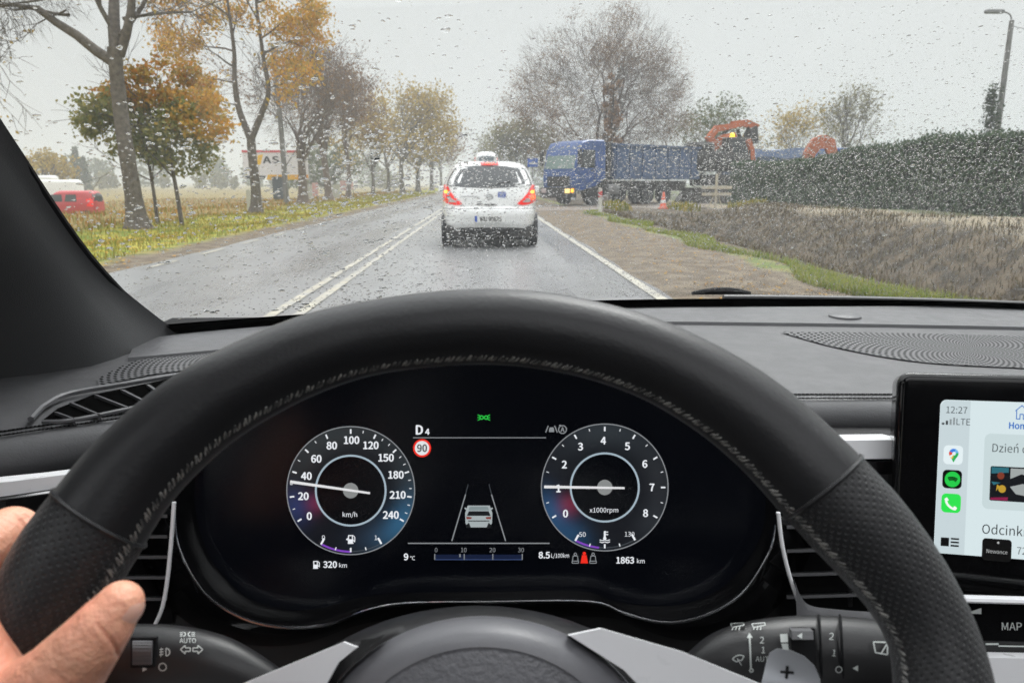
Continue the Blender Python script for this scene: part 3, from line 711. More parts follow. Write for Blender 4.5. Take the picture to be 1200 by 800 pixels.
ui_text('heading_text', [('Odcinki', 1155, 614, 10.6, .006, 'l')], (.02, .025, .03), .3)
ui_text('number_text', [('72', 1196, 636, 8.2, 0, 'l')], (.12, .14, .15), .5)
UI('signal_bars', (.08, .09, .10), .4, [[(1103, 494), (1106, 494), (1106, 496.2), (1103, 496.2)], [(1107.6, 491.5), (1110.2, 491.5), (1110.2, 496.2), (1107.6, 496.2)]], .0024)
UI('pale_signal_bars', (.42, .48, .5), .6, [[(1112, 489.5), (1114.4, 489.5), (1114.4, 496.2), (1112, 496.2)], [(1116, 487.5), (1118.2, 487.5), (1118.2, 496.2), (1116, 496.2)]], .0024)
def house(g0):
    pass
g = MB()
def useg(g, x0, y0, x1, y1, w, l=.0024):
    d = Vector((x1 - x0, y1 - y0, 0)); n_ = Vector((-d.y, d.x, 0)).normalized() * (w / 2)
    g.poly(skew([(x0 + n_.x, y0 + n_.y), (x0 - n_.x, y0 - n_.y), (x1 - n_.x, y1 - n_.y), (x1 + n_.x, y1 + n_.y)], l))
for a in ((1188, 477.5, 1195.5, 471), (1195.5, 471, 1203, 477.5), (1189.5, 477, 1189.5, 487), (1201.5, 477, 1201.5, 487), (1189.5, 486.5, 1193.5, 486.5), (1197.5, 486.5, 1201.5, 486.5), (1193.5, 487, 1193.5, 481), (1197.5, 487, 1197.5, 481), (1193.5, 481, 1197.5, 481)): useg(g, *a, 1.1)
obj('home_symbol', g, screen_mat('ui_home', (.05, .22, .72), .7), ts, world=True, smooth=False)
# app tiles
UI('map_tile', (.86, .97, 1), .85, [rrect(1107, 520, 1129.5, 542, 5)], .0020)
def circ(x, y, r, n=28, a0=0, a1=360): return [(x + r * math.cos(math.radians(a0 + (a1 - a0) * k / n)), y + r * math.sin(math.radians(a0 + (a1 - a0) * k / n))) for k in range(n + (0 if a1 - a0 == 360 else 1))]
px_, py_ = 1118.5, 529.2
def wedge(a0, a1): return [(px_, py_)] + circ(px_, py_, 5.6, 10, a0, a1)
UI('pin_blue', (.05, .25, .9), .8, [wedge(205, 290)], .0024); UI('pin_red', (.85, .09, .05), .8, [wedge(150, 205)], .0024)
UI('pin_yellow', (.95, .60, .02), .8, [wedge(95, 150) + [(px_ - 3, py_ + 6)]], .0024); UI('pin_sky', (.20, .55, .95), .8, [wedge(290, 350)], .0024)
UI('pin_green', (.03, .50, .12), .8, [[(px_, py_)] + circ(px_, py_, 5.6, 10, -10, 95), [(px_ + 5.5, py_ + 1), (px_, py_ + 10.5), (px_ - 2.2, py_ + 6.5), (px_, py_ + 2)]], .0024)
UI('pin_hole', (.86, .97, 1), .85, [circ(px_, py_, 2.1)], .0027)
UI('music_tile', (.005, .006, .006), .2, [rrect(1107, 548.5, 1129.5, 570, 5)], .0020); UI('music_disc', (.02, .70, .08), .8, [circ(1118.3, 559.2, 9)], .0024)
g = MB()
for r, w, dy in ((8.5, 1.5, 4.2), (7.2, 1.3, 5.8), (6.0, 1.1, 7.2)):
    P = [(1118.3 + (k / 8 - .5) * r * 1.35, 559.2 - 7.2 + dy + ((k / 8 - .5) ** 2) * 6 + (k / 8) * 1.0) for k in range(9)]
    for a, b in zip(P, P[1:]): useg(g, *a, *b, w, .0027)
obj('music_arcs', g, screen_mat('ui_arcs', (.004, .02, .006), .2), ts, world=True, smooth=False)
UI('phone_tile', (.03, .85, .09), .85, [rrect(1107, 576, 1129.5, 598, 5)], .0020)
g = MB(); P = [(1112.0, 581.5), (1111.8, 584.5), (1113.5, 588), (1116.2, 590.8), (1119.6, 593), (1123, 593.6)]
for a, b in zip(P, P[1:]): useg(g, *a, *b, 2.6, .0024)
useg(g, 1111.2, 581.2, 1113.6, 584.4, 3.6, .0026); useg(g, 1120.6, 591.4, 1124.2, 593.2, 3.6, .0026)
obj('handset', g, screen_mat('ui_handset', (.95, 1, .97), .9), ts, world=True, smooth=False)
UI('menu_symbol', (.01, .01, .012), .2, [[(1108, 627), (1117.5, 627), (1117.5, 637), (1108, 637)]] + [[(1119.5, y), (1129, y), (1129, y + 2), (1119.5, y + 2)] for y in (626.8, 630.8, 634.8)], .0024)
UI('album_picture', (.015, .02, .03), .3, [rrect(1162, 541.5, 1228, 581, 2)], .0022)
UI('album_teal', (.05, .28, .36), .5, [[(1163, 542.5), (1183, 542.5), (1183, 548), (1163, 550)], [(1163, 559), (1174, 560), (1166, 563)]], .0025)
UI('album_pale', (.55, .60, .60), .6, [[(1185, 543), (1226, 543), (1226, 551), (1210, 553), (1198, 549), (1185, 555)], [(1185, 564), (1200, 560), (1226, 569), (1226, 577), (1192, 572)]], .0025)
UI('album_yellow', (.80, .50, .05), .6, [circ(1176, 567, 4.5, 12), [(1170, 562), (1173, 564), (1169, 570)]], .0025)
UI('album_magenta', (.45, .02, .12), .5, [[(1163, 577.5), (1183, 576), (1183, 580), (1163, 580)]], .0025)
UI('album_red', (.40, .08, .04), .5, [circ(1174, 552, 4.2, 12)], .0025)
UI('podcast_tile', (.006, .006, .007), .2, [rrect(1156, 624.5, 1190, 650, 4)], .0022)
g = MB(); put_text(g, 'Newonce', lambda u, v: skew([(1173 + u, 638.8 - v)], .0026)[0], 4.4, 0, 'c', .95); g.poly(skew(circ(1174, 628.5, 1.4, 10), .0026))
obj('podcast_text', g, screen_mat('ui_podcast', (.7, .72, .72), .6), ts, world=True, smooth=False)

# ------------------------------------------------------------------ steering wheel
WC = Vector((-.0105, -.155, .2585)); WT = .36
wu = Vector((0, math.cos(WT), math.sin(WT))); wn_ = Vector((0, math.sin(WT), -math.cos(WT)))
def camw(v): return EYE + RT * v.x + UP * v.y + FW * v.z
def dirw(v): return RT * v.x + UP * v.y + FW * v.z
OUT = [(-52, 812), (-30, 755), (-8, 715), (3, 680), (20, 647), (42, 611), (65, 584), (100, 537), (143, 494), (180, 462), (227, 430), (286, 400), (367, 368), (433, 355), (500, 345), (560, 341), (640, 345), (700, 356), (754, 370), (804, 390), (854, 415), (908, 449), (958, 491), (1000, 532), (1045, 580), (1090, 640), (1127, 705), (1148, 758), (1159, 800), (1165, 850)]
INN = [(28, 795), (60, 765), (100, 730), (130, 692), (147, 668), (163, 642), (196, 588), (230, 552), (270, 516), (313, 489), (383, 455), (433, 439), (500, 430), (560, 426), (630, 431), (700, 446), (758, 468), (804, 495), (842, 523), (880, 558), (909, 592), (935, 620), (966, 652), (995, 682), (1032, 726), (1049, 760), (1052, 800), (1050, 850)]
def plane_polar(pts):
    o = []
    for x, y in pts:
        r = Vector(((x - 600) / F, (400 - y) / F, 1)); k = WC.dot(wn_) / r.dot(wn_); p = r * k - WC
        o.append((math.atan2(p.dot(wu), p.x), math.hypot(p.dot(wu), p.x)))
    return np.array(sorted(o))
po, pi_ = plane_polar(OUT), plane_polar(INN)
lo_, hi_ = max(po[0, 0], pi_[0, 0]), min(po[-1, 0], pi_[-1, 0])
NR_ = 220; rim = []
for i in range(NR_):
    th = -math.pi / 2 + 2 * math.pi * i / NR_
    tq = min(max(th, lo_), hi_)
    a, b = np.interp(tq, po[:, 0], po[:, 1]), np.interp(tq, pi_[:, 0], pi_[:, 1])
    mid, half = (a + b) / 2, (a - b) / 2
    if th > hi_ or th < lo_:
        k = min(1, min(abs(th - hi_), abs(th - lo_)) / .5); mid = mid * (1 - k) + .172 * k; half = half * (1 - k) + .0165 * k
    rim.append([th, mid, half])
rim = np.array(rim)
for _ in range(3):                        # even out the tracing
    rim[:, 1:] = (np.roll(rim[:, 1:], 1, 0) + 2 * rim[:, 1:] + np.roll(rim[:, 1:], -1, 0)) / 4
sw = thing('steering_wheel', 'black leather steering wheel with perforated grips and silver spokes', 'steering wheel', camw(WC))
def rim_pt(i, ph, grow=0.0):
    th, mid, half = rim[i % NR_]; rad = Vector((math.cos(th), 0, 0)) + wu * math.sin(th)
    return camw(WC + rad * (mid + (half * .985 + grow) * math.cos(ph)) + wn_ * ((half * .88 + grow) * math.sin(ph)))
def th_of(x, y): return plane_polar([(x, y)])[0, 0]
thR, thL = (th_of(1000, 532) + th_of(926, 598)) / 2, (th_of(65, 584) + th_of(163, 642)) / 2
slR, slL = (th_of(1000, 532) - th_of(926, 598)), (th_of(65, 584) - th_of(163, 642))
NPH = 28
def rim_piece(i0, i1, m, nm, grow):
    g = MB(); g.uv = []
    for i in range(i0, i1 + 1):
        for k in range(NPH + 1):
            ph = 2 * math.pi * k / NPH + .6
            e = 1.0 if 2 < i - i0 < (i1 - i0) - 2 else .5
            # the seam runs aslant across the rim
            th_sl = 0
            g.v.append(tuple(rim_pt(i, ph, grow * e))); g.uv.append((rim[i % NR_, 0] * .172 if i < NR_ else (rim[i % NR_, 0] + 2 * math.pi) * .172, ph * .0175))
    n = NPH + 1
    for i in range(i1 - i0):
        for k in range(NPH): g.f.append((i * n + k, (i + 1) * n + k, (i + 1) * n + k + 1, i * n + k + 1))
    return obj(nm, g, m, sw, world=True, angle=0)
iR = int(round((thR + math.pi / 2) / (2 * math.pi) * NR_)); iL = int(round((thL + math.pi / 2) / (2 * math.pi) * NR_))
rim_piece(iR, iL, M['leather'], 'smooth_rim', 0.0)
rim_piece(12, iR, M['perforated'], 'perforated_grip', .0005); rim_piece(iL, NR_ - 12, M['perforated'], 'perforated_grip', .0005)
rim_piece(NR_ - 12, NR_ + 12, M['leather'], 'bottom_rim', .0)
for i in (iR, iL):
    g = MB(); g.tube([rim_pt(i, 2 * math.pi * k / 40, .0002) for k in range(40)], .0010, 6, closed=True); obj('seam_ring', g, M['leather'], sw, world=True)
# cross stitching along the inside of the rim
g = MB(); step = 1
for i in range(4, NR_ - 4):
    for sub in (0, .5):
        def rp(f, ph):
            a, b = rim_pt(int(math.floor(f)), ph, .0006), rim_pt(int(math.floor(f)) + 1, ph, .0006); return a.lerp(b, f - math.floor(f))
        f0 = i + sub; j = .10 * math.sin(i * 1.7 + sub * 9)
        ph0 = math.radians(161)
        g.tube([rp(f0, ph0 - .08 + j * .3), rp(f0 + .22, ph0), rp(f0 + .42, ph0 + .08)], [.0003, .0005, .0003], 5)
        if sub == 0: g.tube([rp(f0 + .42, ph0 - .10), rp(f0 + .62, ph0 + .1)], [.0004, .0004], 4)
obj('cross_stitching', g, M['thread'], sw, world=True)
# hub cover
def ell(cx, cy, rx, ry, d, n=72): return [Q(cx + rx * math.cos(2 * math.pi * k / n), cy - ry * math.sin(2 * math.pi * k / n), d) for k in range(n)]
g = MB(); g.grid([ell(566, 905, 208 * s, 184 * s, d) for s, d in ((1.0, .330), (.998, .318), (.975, .3105), (.92, .304), (.85, .299), (.80, .2975))], closed_u=True); obj('cover_edge', g, M['coverrim'], sw, world=True, angle=80, recalc=True)
g = MB(); rr = [ell(566, 905, 208 * s, 184 * s, d) for s, d in ((.80, .2975), (.795, .2978), (.77, .2972), (.6, .293), (.4, .290), (.2, .2885), (.01, .288))]
g.grid(rr, closed_u=True); obj('airbag_cover', g, M['cover'], sw, world=True, angle=80, recalc=True)
def plate(nm, px, d, m, th=.012, bev=3):
    c = Vector((sum(p[0] for p in px) / len(px), sum(p[1] for p in px) / len(px), 0)); g = MB()
    f = lambda k, dd: [Q(x + (c.x - x) * k, y + (c.y - y) * k, dd) for x, y in px]
    rows = [f(0, d + th), f(0, d + .0012), f(.012, d)]; g.grid(rows, closed_u=True); n0 = len(g.v) - len(px); g.f.append(tuple(range(n0, len(g.v))))
    return obj(nm, g, m, sw, world=True, angle=30, recalc=True)
plate('silver_spoke', [(404, 751), (420, 757), (398, 775), (384, 800), (360, 850), (120, 990), (40, 930), (255, 814), (290, 798)], .306, M['satin'])
plate('silver_spoke', [(665, 743), (703, 735), (800, 763), (890, 800), (1010, 850), (1080, 900), (1040, 960), (790, 880), (748, 803), (730, 784)], .306, M['satin'])
plate('dark_spoke_trim', [(404, 752), (440, 747), (452, 742), (400, 790), (380, 830), (370, 800), (392, 775)], .3095, M['gloss'])
g = MB(); g.grid([ell(560, 905, 262 * s, 196 * s, d) for s, d in ((1.0, .42), (.99, .37), (.96, .355), (.9, .347), (.5, .345), (.05, .345))], closed_u=True); obj('column_shroud', g, M['black'], dash, world=True, angle=70, recalc=True)
pdl = plate('shift_paddle', [(886, 838), (892, 800), (898, 775), (902, 764), (911, 759), (926, 761), (942, 768), (954, 779), (961, 795), (965, 838)], .318, mat('grey_paddle', (.32, .33, .35), .32, metal=.3), .005)
g = MB()
for c_ in ([(914.5, 785.3), (930, 786.3), (930, 788.8), (914.5, 787.8)], [(921, 779.5), (924, 779.7), (923, 794.5), (920, 794.3)]): g.prism([Q(x, y, .3178) for x, y in c_], FW * -.0004)
po_ = obj('plus_mark', g, M['matt'], None, smooth=False); po_.parent = pdl
me_ = po_.data
for v in me_.vertices: v.co -= ORG[sw.name]

# ------------------------------------------------------------------ column stalks
def stalk(name, label, path, d, m=M['black']):
    t = thing(name, label, 'stalk', Q(path[len(path) // 2][0], path[len(path) // 2][1], d))
    P = catmull([(x, y, r) for x, y, r in path], 6)
    g = MB(); g.tube([Q(p.x, p.y, d) for p in P], [p.z / F * d for p in P], 28, flat=.8); obj('arm', g, m, t, world=True, angle=60)
    xs = np.array([p.x for p in P]); ys = np.array([p.y for p in P]); rs = np.array([p.z for p in P]); o = np.argsort(xs)
    def on(px, py, l=.0004):
        cy, r = np.interp(px, xs[o], ys[o]), np.interp(px, xs[o], rs[o]); k = max(0.0, 1 - ((py - cy) / r) ** 2)
        return Q(px, py, d - (r / F * d) * math.sqrt(k) * .86 - l)
    return t, on
ls, on = stalk('light_stalk', 'black light and indicator stalk beside the driver thumb', [(60, 778, 42), (100, 777, 44), (150, 776, 45), (205, 777, 44), (250, 783, 40), (290, 797, 33), (330, 818, 26), (380, 850, 20)], .37)
def sprint(mb, on):
    def sg(x0, y0, x1, y1, w):
        d = Vector((x1 - x0, y1 - y0, 0)); n_ = Vector((-d.y, d.x, 0)).normalized() * (w / 2)
        m_ = 4
        for k in range(m_):
            a, b = k / m_, (k + 1) / m_
            xa, ya, xb, yb = x0 + d.x * a, y0 + d.y * a, x0 + d.x * b, y0 + d.y * b
            mb.poly([on(xa + n_.x, ya + n_.y), on(xa - n_.x, ya - n_.y), on(xb - n_.x, yb - n_.y), on(xb + n_.x, yb + n_.y)])
    def arc(cx, cy, r, w, a0=0, a1=360, n=16):
        P = [(cx + r * math.cos(math.radians(a0 + (a1 - a0) * k / n)), cy - r * math.sin(math.radians(a0 + (a1 - a0) * k / n))) for k in range(n + 1)]
        for a, b in zip(P, P[1:]): sg(*a, *b, w)
    def tx(s, x, y, h, b=.01, rot=0.0): put_text(mb, s, lambda u, v: on(x + u * math.cos(rot) + v * math.sin(rot), y - v * math.cos(rot) + u * math.sin(rot)), h, b)
    return sg, arc, tx
g = MB(); sg, arc, tx = sprint(g, on)
for x0, s in ((211.5, -1), (226, 1)):
    P = [(0, -2), (6, -2), (6, -5), (11.5, 0), (6, 5), (6, 2), (0, 2), (0, -2)]
    if s < 0: P = [(11.5 - a, b) for a, b in P]
    for a, b in zip(P, P[1:]): sg(x0 + a[0], 760.5 + a[1], x0 + b[0], 760.5 + b[1], 1.2)
arc(190.5, 781, 4.4, 1.3); arc(194.5, 763.5, 4.4, 1.4, -90, 90); sg(194.5, 759, 194.5, 768, 1.2)
for k in (-3, 0, 3): sg(187, 763.5 + k, 191.5, 763.5 + k - .6, 1.1)
sg(189, 758.5, 188.4, 769, .8)
arc(215, 742.5, 2.4, 1.0, -90, 90, 8); arc(223, 742.5, 2.4, 1.0, 90, 270, 8)
for k in (-2, 0, 2): sg(211, 742.5 + k, 214, 742.5 + k, .8); sg(224.5, 742.5 + k, 228.5, 742.5 + k, .8)
tx('AUTO', 220, 750, 5.4, .01)
g.poly([on(167, 780.5), on(167, 786.5), on(172.5, 783.5)])
obj('printed_symbols', g, M['print'], ls, world=True, smooth=False)
g = MB(); g.prism([on(x, y, .0006) for x, y in ((153, 747), (183, 747), (180, 782), (153, 782))], FW * .002); obj('switch_recess', g, M['matt'], ls, world=True, smooth=False)
g = MB()
for k in range(9):
    a = math.radians(-64 + 16 * k); b = math.radians(-64 + 16 * (k + .72))
    y0, y1 = 764 + 15 * math.sin(a), 764 + 15 * math.sin(b); z0, z1 = .0045 * math.cos(a), .0045 * math.cos(b)
    g.add([on(155, y0, z0), on(178, y0, z0), on(177.5, y1, z1), on(155, y1, z1)], [(0, 1, 2, 3)])
g.prism([on(155, 751, .002), on(178, 751, .002), on(177, 778, .002), on(155, 778, .002)], FW * .001)
obj('rotary_switch', g, M['dash'], ls, world=True, smooth=False)
rs_, on = stalk('wiper_stalk', 'black wiper stalk with white speed markings behind silver paddle', [(790, 815, 20), (815, 797, 30), (850, 782, 43), (890, 775, 49), (930, 772, 51), (980, 772, 51), (1030, 775, 49), (1062, 778, 44)], .37)
g = MB(); sg, arc, tx = sprint(g, on)
tx('2', 893, 749.5, 7.5, .006); tx('1', 894.5, 761, 7.5, .006); tx('AUTO', 896, 771.5, 6, .006)
sg(880, 783, 878.5, 745, 2.0); g.poly([on(875.3, 747), on(882, 746.6), on(878, 740.5)]); arc(880.5, 785, 2.0, 1.6)
arc(867, 777, 10, 1.2, 60, 150, 8); arc(867, 777, 4, 1.0, 60, 150, 6); sg(858.5, 772, 863.5, 775, 1.2); sg(872, 768, 869, 773.5, 1.2); sg(864, 771, 869, 779, 1.0)
for x in (863, 888):
    P = [(-7, -3), (8, -5), (9, -1), (-5, 3), (-7, -3)]
    for a, b in zip(P, P[1:]): sg(x + a[0], 732.5 + a[1] * .7, x + b[0], 732.5 + b[1] * .7, .9)
    for k in range(3): sg(x - 4 + k * 4, 734, x - 5 + k * 4, 737.5, 1)
tx('2', 974.5, 745, 8, .006, .12); tx('1', 977.5, 764.5, 7.5, .006, .12); arc(983, 784, 3.6, 1.0)
g.poly([on(999, 782.5), on(1005.5, 779), on(1005.5, 786)])
P = [(1023.5, 751.5), (1040, 752), (1040, 766.5), (1026, 764), (1023.5, 751.5)]
for a, b in zip(P, P[1:]): sg(*a, *b, 1.6)
sg(1032, 766, 1040, 753, 1.6)
P = [(914, 742.5), (923, 742), (923.5, 752), (915, 752)]; g.poly([on(*p) for p in P]); g.poly([on(*p) for p in ((915.5, 753.5), (923.5, 753.5), (924.5, 763), (918, 763))])
obj('printed_symbols', g, M['print'], rs_, world=True, smooth=False)
g = MB(); g.prism([on(x, y, .0006) for x, y in ((927, 736), (955, 736), (957, 782), (930, 782))], FW * .002); obj('switch_recess', g, M['matt'], rs_, world=True, smooth=False)
g = MB(); g.prism([on(x, y, .004) for x, y in ((928, 739), (953, 739), (953.5, 749), (929, 749))], FW * .004); obj('slider', g, M['dash'], rs_, world=True, smooth=False)
g = MB(); g.poly([on(934, 744.5, .0044), on(940, 741, .0044), on(940, 748, .0044)]); obj('slider_mark', g, M['print'], rs_, world=True, smooth=False)
g = MB()
for x in (962, 987):
    c_ = Q(x, 772, .37); g.tube([Q(x + 4 * math.sin(a * .5), 772 + 51.5 * math.sin(a), .37 - 51.5 / F * .37 * math.cos(a) * .84) for a in [math.radians(v) for v in range(-88, 89, 8)]], .0007, 5)
obj('ring_grooves', g, M['matt'], rs_, world=True)

# ------------------------------------------------------------------ the driver's left hand
def cone_bone(mb, a, b, ra, rb, n=18):
    a, b = Vector(a), Vector(b); ax = (b - a); L = ax.length; ax.normalize(); P, R = [], []
    for k in range(-6, 0): t = k / 6; P.append(a + ax * (ra * math.sin(t * math.pi / 2))); R.append(max(1e-5, ra * math.cos(t * math.pi / 2)))
    for k in range(7): t = k / 6; P.append(a + ax * (L * t)); R.append(ra + (rb - ra) * t)
    for k in range(1, 7): t = k / 6; P.append(b + ax * (rb * math.sin(t * math.pi / 2))); R.append(max(1e-5, rb * math.cos(t * math.pi / 2)))
    mb.tube(P, R, n)
g = MB()
def chain(j):
    for (x, y, d, r), (x2, y2, d2, r2) in zip(j, j[1:]): cone_bone(g, Q(x, y, d), Q(x2, y2, d2), r / F * d, r2 / F * d2)
chain([(6, 850, .266, 58), (66, 800, .252, 49), (106, 752, .247, 38), (121, 733, .247, 34), (141, 707, .249, 27)])          # thumb
chain([(-75, 835, .268, 48), (-88, 740, .272, 40), (-48, 655, .285, 37), (14, 624, .305, 31), (72, 655, .322, 27), (112, 700, .322, 24)])   # index
chain([(-80, 870, .27, 46), (-110, 800, .275, 40), (-85, 712, .286, 36), (-20, 692, .310, 31), (45, 715, .330, 27), (90, 755, .330, 24)])     # middle
chain([(-85, 910, .275, 46), (-125, 860, .280, 39), (-105, 775, .290, 35), (-40, 752, .315, 30), (25, 775, .334, 26), (68, 808, .334, 23)])    # ring
chain([(-90, 960, .28, 44), (-130, 920, .285, 36), (-115, 850, .295, 31), (-60, 822, .318, 27), (0, 840, .336, 23), (40, 866, .336, 20)])      # little
for a, b in (((-20, 880, .262, 62), (-75, 835, .268, 50)), ((-20, 880, .262, 62), (-80, 870, .27, 50)), ((-30, 940, .268, 64), (-85, 910, .275, 48)), ((-40, 990, .275, 60), (-90, 960, .28, 46)),
             ((6, 850, .266, 60), (-40, 980, .272, 66)), ((-40, 980, .272, 66), (-110, 1180, .29, 74)), ((-30, 800, .264, 30), (-88, 745, .272, 38)), ((20, 838, .262, 46), (-40, 800, .266, 38)),
             ((-30, 812, .266, 36), (-70, 780, .27, 40)),
             ((-42, 735, .263, 38), (-12, 818, .256, 46)), ((-12, 818, .256, 46), (-20, 880, .262, 60)),
             ((-110, 1180, .29, 74), (-190, 1500, .32, 88))): chain([a, b])
me0 = bpy.data.meshes.new('hand_base'); me0.from_pydata([tuple(v) for v in g.v], [], g.f)
ho = bpy.data.objects.new('hand_base', me0); COL.objects.link(ho)
mo = ho.modifiers.new('r', 'REMESH'); mo.mode = 'VOXEL'; mo.voxel_size = .0009
sm = ho.modifiers.new('s', 'SMOOTH'); sm.factor = .5; sm.iterations = 18
dg = bpy.context.evaluated_depsgraph_get(); dg.update()
hm = bpy.data.meshes.new_from_object(ho.evaluated_get(dg)); bpy.data.objects.remove(ho)
# folds of skin over the thumb joint and on the ball of the thumb
FOLDS = [(((112, 729), (122, 740), (133, 754), (142, 774)), 1.7, .0011), (((104, 737), (113, 750), (121, 766)), 1.3, .0005), (((121, 726), (131, 738), (140, 750)), 1.2, .0004), (((60, 786), (74, 800), (84, 822)), 2.2, .0007), (((40, 800), (52, 816), (60, 835)), 2.2, .0006),
         (((14, 601), (26, 612), (33, 628)), 1.5, .0008), (((20, 598), (31, 606), (40, 619)), 1.3, .0005), (((2, 690), (12, 700), (16, 712)), 1.6, .0006)]
co = np.array([v.co[:] for v in hm.vertices]); rel = co - np.array(EYE); dd_ = rel @ np.array(FW); ux, uy = 600 + F * (rel @ np.array(RT)) / dd_, 400 - F * (rel @ np.array(UP)) / dd_
nrm = np.array([v.normal[:] for v in hm.vertices]); facing = (nrm * rel).sum(1) < 0; push = np.zeros(len(co))
for pts, sg_, am_ in FOLDS:
    P = catmull([(a, b, 0) for a, b in pts], 6); n_p = len(P); best = np.full(len(co), 1e9); tt = np.zeros(len(co))
    for k_, p in enumerate(P):
        q = (ux - p.x) ** 2 + (uy - p.y) ** 2; m_ = q < best; best[m_] = q[m_]; tt[m_] = k_ / (n_p - 1)
    push += np.where(facing, 1.5 * am_ * np.sin(np.clip(tt * .8 + .1, 0, 1) * np.pi) * np.exp(-best / (2 * sg_ * sg_)), 0)
co = co - nrm * push[:, None]
hm.vertices.foreach_set('co', co.astype(np.float32).ravel()); hm.update()
hm.polygons.foreach_set('use_smooth', [True] * len(hm.polygons)); hm.materials.append(M['skin']); hm.name = 'person'
person = bpy.data.objects.new('person', hm); COL.objects.link(person); ORG['person'] = Vector((0, 0, 0))
tag(person, 'driver left hand gripping the wheel rim, thumb laid along its inside', 'person')
# thumb nail on the side turned to the instruments
A_, B_ = Q(121, 733, .247), Q(143, 705, .249); ax = (B_ - A_).normalized(); w_ = (EYE - B_).normalized(); sd = ax.cross(w_).normalized()
if sd.dot(RT) < 0: sd = -sd
nn = (sd * .90 + w_ * .44).normalized(); nn = (nn - ax * nn.dot(ax)).normalized(); tg = ax.cross(nn)
g = MB(); rows = []
for i in range(13):
    u = i / 12 * 2 - 1; half = 42 * math.sqrt(max(.04, 1 - max(0, abs(u) - .45) ** 2 / .31)); r_ = .00745 * (1 - .22 * max(0, u) ** 2) + .0002 * (1 - u * u)
    rows.append([B_ + ax * (.0052 * u - .0012) + (nn * math.cos(a) + tg * math.sin(a)) * (r_ + .00025 * math.cos(a * 1.4)) for a in [math.radians(half * (k / 6 - 1)) for k in range(13)]])
g.grid(rows); obj('thumb_nail', g, M['nail'], person, angle=0)
# ------------------------------------------------------------------ ground, road, sky haze
def sstep(a, b, x):
    t = max(0.0, min(1.0, (x - a) / (b - a))); return t * t * (3 - 2 * t)
def ground_z(x, y):
    z = 0.0
    dd = sstep(4.7, 6.6, x) * (1 - sstep(8.0, 10.6, x)) * (1 - sstep(26.5, 30.5, y))
    z -= 1.25 * dd
    z += .32 * sstep(9.0, 11.2, x) * (1 - sstep(28, 33, y)) * (1 - .6 * sstep(12, 16, x))
    z += .07 * math.sin(x * .9 + y * .35) * math.sin(y * .6 - x * .4) * (sstep(4.2, 5.5, abs(x)) if x > 0 else sstep(5.8, 7, -x))
    if x < -6: z += -.10 * sstep(6, 8, -x) - 1.0 * sstep(13, 24, -x) * sstep(25, 45, y)
    return z
def ground_mat():
    m = bpy.data.materials.new('verge_earth'); m.use_nodes = True
    n, l = m.node_tree.nodes, m.node_tree.links; b = n['Principled BSDF']; b.inputs['Roughness'].default_value = .9; b.inputs['Specular IOR Level'].default_value = .25
    t = n.new('ShaderNodeNewGeometry'); s = n.new('ShaderNodeSeparateXYZ'); l.new(t.outputs['Position'], s.inputs[0])
    def noise(sc, det=5):
        z = n.new('ShaderNodeTexNoise'); z.inputs['Scale'].default_value = sc; z.inputs['Detail'].default_value = det; l.new(t.outputs['Position'], z.inputs['Vector']); return z.outputs['Fac']
    def mixc(f, a, c):
        x = n.new('ShaderNodeMixRGB'); l.new(f, x.inputs[0])
        for i, v in ((1, a), (2, c)):
            if isinstance(v, tuple): x.inputs[i].default_value = (*v, 1)
            else: l.new(v, x.inputs[i])
        return x.outputs[0]
    def ramp(src, a, c):
        r = n.new('ShaderNodeMapRange'); r.interpolation_type = 'SMOOTHSTEP'; r.inputs['From Min'].default_value = a; r.inputs['From Max'].default_value = c; l.new(src, r.inputs['Value']); return r.outputs[0]
    def mth(op, a, c):
        q = n.new('ShaderNodeMath'); q.operation = op
        for i, v in ((0, a), (1, c)):
            if isinstance(v, (int, float)): q.inputs[i].default_value = v
            else: l.new(v, q.inputs[i])
        return q.outputs[0]
    X = mth('ADD', s.outputs['X'], mth('MULTIPLY', mth('SUBTRACT', noise(.7), .5), 1.1))
    gravel = mixc(ramp(noise(3.2, 8), .4, .62), (.092, .070, .047), (.175, .14, .098))
    gravel = mixc(ramp(noise(60, 5), .52, .68), gravel, (.31, .26, .20))
    green = mixc(ramp(noise(2.0), .38, .62), (.15, .20, .03), (.38, .32, .045))
    gold = mixc(ramp(noise(1.1, 6), .35, .62), (.15, .13, .045), (.27, .19, .06))
    brown = mixc(ramp(noise(2.4, 8), .38, .62), (.042, .033, .023), (.14, .108, .07))
    left = mixc(ramp(X, -11.5, -10.0), gold, green)
    left = mixc(ramp(X, -6.0, -5.4), left, gravel)
    right = mixc(ramp(X, 3.85, 4.05), gravel, mixc(ramp(noise(2.6), .38, .62), (.12, .16, .04), (.21, .20, .08))); right = mixc(ramp(X, 4.3, 4.5), right, brown)
    right = mixc(ramp(X, 10.2, 10.8), right, (.26, .22, .155)); right = mixc(ramp(X, 12, 12.6), right, (.10, .11, .05))
    col = mixc(ramp(s.outputs['X'], -.5, .5), left, right)
    l.new(col, b.inputs['Base Color'])
    u = n.new('ShaderNodeBump'); u.inputs['Strength'].default_value = .6; u.inputs['Distance'].default_value = .02; l.new(noise(24, 8), u.inputs['Height']); l.new(u.outputs[0], b.inputs['Normal'])
    return m
xs = [-900, -400, -200, -120, -80, -60, -45, -35, -28, -22, -18, -15] + [-13 + .5 * k for k in range(16)] + [-5.2, -4.9, -3, 0, 1.5, 2.2] + [2.6 + .35 * k for k in range(30)] + [13.5, 14.5, 16, 18, 22, 28, 40, 60, 90, 150, 300, 600, 1000]
